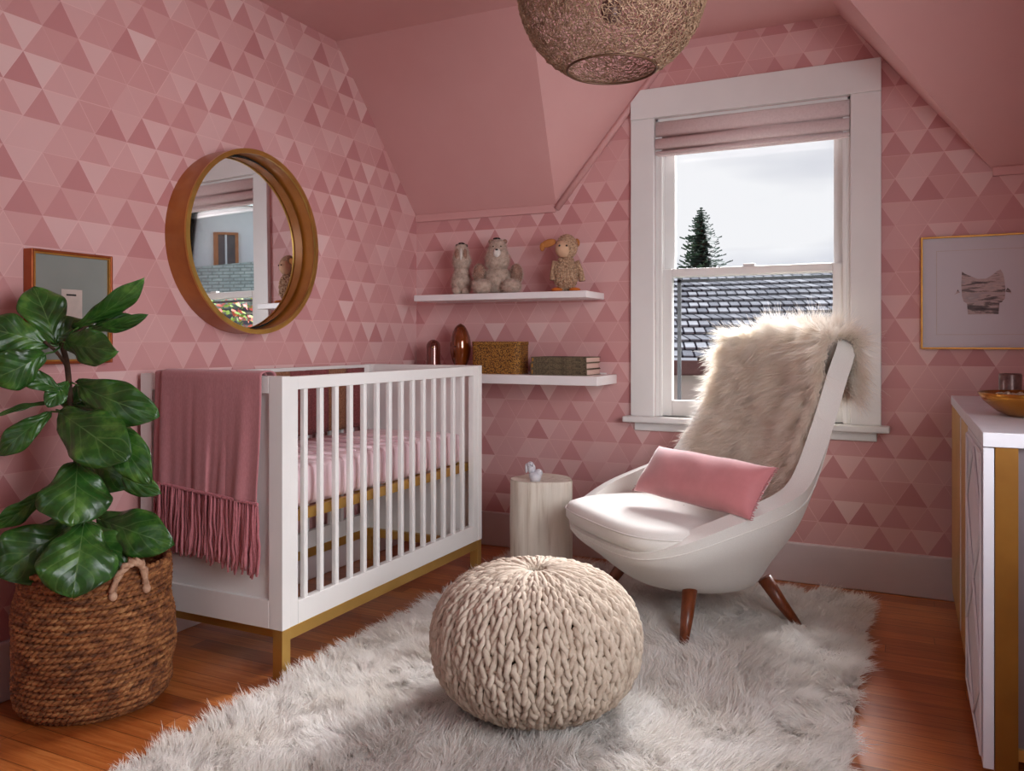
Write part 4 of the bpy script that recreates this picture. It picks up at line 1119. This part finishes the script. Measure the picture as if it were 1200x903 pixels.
MB().tube([(0, 0, CZ+.93*LR), (0, 0, -.02)], .003, 8).build('cord', 'wire_dark', lp)
MB().lathe([(0, 0), (.055, 0), (.055, -.012), (.02, -.025), (0, -.025)], n=32).build('ceiling_rose', 'brass', lp, smooth=True)
m = MB().lathe([(0, CZ+.05), (.016, CZ+.05), (.02, CZ+.03), (.02, CZ-.02), (.014, CZ-.03), (0, CZ-.03)], n=20)
for k in range(3):
    a = 2*PI*k/3; m.tube([(.015*math.cos(a), .015*math.sin(a), CZ+.045), (.366*LR*math.cos(a), .366*LR*math.sin(a), CZ+.93*LR)], .002, 6)
m.build('socket', 'wire_dark', lp, smooth=True)
MB().ell((0, 0, CZ-.06), (.028, .028, .036)).build('bulb', 'candle_glass', lp, smooth=True)

# ------------------------------------------------------------------ dresser
DX0, DX1, DY0, DY1, DZ = .155, .635, 2.07, 3.44, .80
dr = thing('dresser', 'white console dresser with brass posts at the right edge', 'dresser', ((DX0+DX1)/2, (DY0+DY1)/2, 0)); ox, oy = dr.location.x, dr.location.y
def dbx(m, a, b): return m.box((a[0]-ox, a[1]-oy, a[2]), (b[0]-ox, b[1]-oy, b[2]))
m = MB(); dbx(m, (DX0, DY0, DZ-.032), (DX1, DY1, DZ)); m.build('top', 'dresser_white', dr, bevel=.002)
for x in (DX0+.024, DX1-.047):
    for y in (DY0+.004, DY1-.044):
        m = MB(); dbx(m, (x, y, 0), (x+.044, y+.04, DZ-.032)); m.build('post', 'shaded_brass', dr, bevel=.001)
m = MB(); dbx(m, (DX0+.003, 2.57, .085), (DX0+.03, DY1-.044, .112)); dbx(m, (DX1-.03, DY0+.044, .085), (DX1-.003, DY1-.044, .11)); dbx(m, (DX0+.047, DY0+.01, .085), (DX1-.047, DY0+.03, .11))
m.build('base_rail', 'brass', dr)
m = MB(); dbx(m, (DX0+.023, DY0+.02, .11), (DX1-.01, DY1-.02, DZ-.034)); m.build('case', 'dresser_shaded', dr)
def front(name, y0, y1, mat, z0=.115):
    m = MB(); dbx(m, (DX0+.001, y0, z0), (DX0+.022, y1, DZ-.034)); return m.build(name, mat, dr, bevel=.001)
dd = front('lattice_door', DY0+.002, 2.565, 'dresser_white', .06)
for q0, q1 in ((2.57, 2.845), (2.865, DY1-.05)): front('brass_door', q0, q1, 'brass')
m = MB(); dbx(m, (DX0-.001, 2.846, .115), (DX0+.016, 2.864, DZ-.034)); m.build('divider', 'dresser_white', dr)
m = MB(); x = DX0-.001-ox; ya, yb, za, zb_ = DY0+.02-oy, 2.55-oy, .08, DZ-.05
ym = (ya+yb)/2
def bar(p1, p2): m.tube([Vector((x, *p1)), Vector((x, *p2))], .004, 4)
bar((ya, za), (yb, za)); bar((ya, zb_), (yb, zb_)); bar((ya, za), (ya, zb_)); bar((yb, za), (yb, zb_))
for q in range(2):
    z0q = za+(zb_-za)*q/2; z1q = za+(zb_-za)*(q+1)/2; zq = (z0q+z1q)/2
    bar((ya, zq), (ym, z1q)); bar((ym, z1q), (yb, zq)); bar((yb, zq), (ym, z0q)); bar((ym, z0q), (ya, zq))
m.build('lattice', 'dresser_white', dd)
bc = P(1212, 480, 2.17)
bo = thing('gold_bowl', 'gold bowl filled with beads on the dresser top', 'bowl', (bc.x, bc.y, DZ))
MB().lathe([(0, 0), (.06, .0), (.085, .012), (.118, .040), (.132, .062), (.129, .064), (.112, .044), (.08, .018), (0, .010)], n=56).build('shell', 'bowl_gold', bo, smooth=True)
bd = MB(); rr = random.Random(10)
for k in range(150):
    a = rr.uniform(0, 2*PI); q = rr.random()**.5*.108; bd.ell((q*math.cos(a), q*math.sin(a), .045+rr.uniform(0, .010)-.0*q), (.0075,)*3, 8, 6)
o = bd.build('beads', 'bead', bo, smooth=True); o['kind'] = 'stuff'
cc = P(1184, 470, 2.5)
ca = thing('candle_holder', 'dark mottled glass candle holder behind the gold bowl', 'candle holder', (cc.x, cc.y, DZ))
MB().lathe([(0, 0), (.030, 0), (.031, .004), (.031, .098), (.029, .102), (.027, .098), (.027, .012), (0, .012)], n=32).build('glass_cup', 'candle_glass', ca, smooth=True)
MB().lathe([(0, .012), (.0265, .012), (.0265, .07), (0, .072)], n=24).build('wax', 'card', ca)

# framed art on the window wall
fa = thing('framed_artwork', 'gold-framed ink drawing of banded animal shape right of the window', 'picture', (.266, YB, 1.188))
hw, hh = .209, .2175
m = MB()
for (a, b, c, d) in ((-hw, -hw+.007, -hh, hh), (hw-.007, hw, -hh, hh), (-hw+.007, hw-.007, -hh, -hh+.007), (-hw+.007, hw-.007, hh-.007, hh)):
    m.box((a, -.024, c), (b, 0, d))
m.build('frame', 'frame_gold', fa, bevel=.001)
MB().box((-hw+.007, -.014, -hh+.007), (hw-.007, -.002, hh-.007)).build('mat_board', 'paper', fa)
m = MB(); a, b = .155, .162
for (x0, x1, z0, z1) in ((-a, a, b-.0015, b), (-a, a, -b, -b+.0015), (-a, -a+.0015, -b, b), (a-.0015, a, -b, b)): m.box((x0, -.0147, z0), (x1, -.014, z1))
m.build('mat_line', 'card', fa)
shape = [(-.085,.088),(-.075,.078),(-.045,.062),(-.02,.050),(.015,.050),(.04,.066),(.062,.086),(.075,.092),(.085,.07),(.09,.04),(.094,.0),(.092,-.045),(.08,-.062),(.07,-.066),(.066,-.118),(-.06,-.118),(-.064,-.066),(-.078,-.056),(-.085,-.03),(-.088,.03)]
MB().prism([(x*.80, -.0146, z*.80+.01) for x, z in shape], (0, -.0008, 0)).build('drawing', 'ink_wash', fa)
m = MB().prism([(-.075, -.0146, .0), (-.095, -.0146, -.008), (-.088, -.0146, -.002), (-.082, -.0146, .012)], (0, -.0006, 0)).prism([(.075, -.0146, .0), (.095, -.0146, -.008), (.092, -.0146, .004), (.082, -.0146, .014)], (0, -.0006, 0))
m.build('drawing_tuft', 'ink_wash', fa)

# ------------------------------------------------------------------ world, light, camera
w = bpy.data.worlds.new('sky'); bpy.context.scene.world = w; w.use_nodes = True; nt = w.node_tree
bg = nt.nodes['Background']; tc = nt.nodes.new('ShaderNodeTexCoord'); mp = nt.nodes.new('ShaderNodeMapping'); mp.inputs['Scale'].default_value = (1.4, 1.4, 5.0); mp.inputs['Location'].default_value = (.3, .1, .35)
nz = nt.nodes.new('ShaderNodeTexNoise'); nz.inputs['Scale'].default_value = 1.6; nz.inputs['Detail'].default_value = 4; nz.inputs['Roughness'].default_value = .45
rp = nt.nodes.new('ShaderNodeValToRGB'); rp.color_ramp.elements[0].position = .42; rp.color_ramp.elements[0].color = (.55, .57, .66, 1); rp.color_ramp.elements[1].position = .58; rp.color_ramp.elements[1].color = (.93, .94, .97, 1)
nt.links.new(tc.outputs['Generated'], mp.inputs[0]); nt.links.new(mp.outputs[0], nz.inputs['Vector']); nt.links.new(nz.outputs['Fac'], rp.inputs[0]); nt.links.new(rp.outputs[0], bg.inputs[0]); bg.inputs[1].default_value = 1.0

def area(name, loc, target, sx, sy, power, col):
    l = bpy.data.lights.new(name, 'AREA'); l.shape = 'RECTANGLE'; l.size = sx; l.size_y = sy; l.energy = power; l.color = col
    o = bpy.data.objects.new(name, l); C.objects.link(o); o.location = loc
    o.rotation_euler = (Vector(target)-Vector(loc)).to_track_quat('-Z', 'Y').to_euler(); return o
sl = bpy.data.lights.new('sun', 'SUN'); sl.energy = 27; sl.angle = math.radians(38); sl.color = (.97, .98, 1)
so = bpy.data.objects.new('sun', sl); C.objects.link(so); so.rotation_euler = Vector((-.16, -1, -.74)).to_track_quat('-Z', 'Y').to_euler()
area('side_fill_light', (XR+.14, 1.15, 1.375), (-2.2, 3.0, 1.15), 1.3, 1.15, 25, (.92, .96, 1)).data.spread = math.radians(115)  # added fill lamp at the unseen opening on the right
area('rear_fill_light', (-1.2, YF-.14, 1.35), (-1.2, 3, 1.1), 1.3, 1.2, 2.5, (.90, .95, 1))  # weak fill lamp, added at the unseen rear opening

cam = bpy.data.cameras.new('camera'); co = bpy.data.objects.new('camera', cam); C.objects.link(co)
cam.sensor_width = 36; cam.lens = F/1200*36; cam.shift_y = (HOR-451.5)/1200; cam.clip_start = .05
co.location = (0, 0, 1.0); co.rotation_euler = (PI/2, 0, YAW)
sc = bpy.context.scene; sc.camera = co
sc.view_settings.view_transform = 'Standard'; sc.view_settings.look = 'None'; sc.view_settings.gamma = 1; sc.view_settings.use_curve_mapping = False
sc.view_settings.exposure = 0.0
sc.cycles.max_bounces = 8; sc.cycles.diffuse_bounces = 5
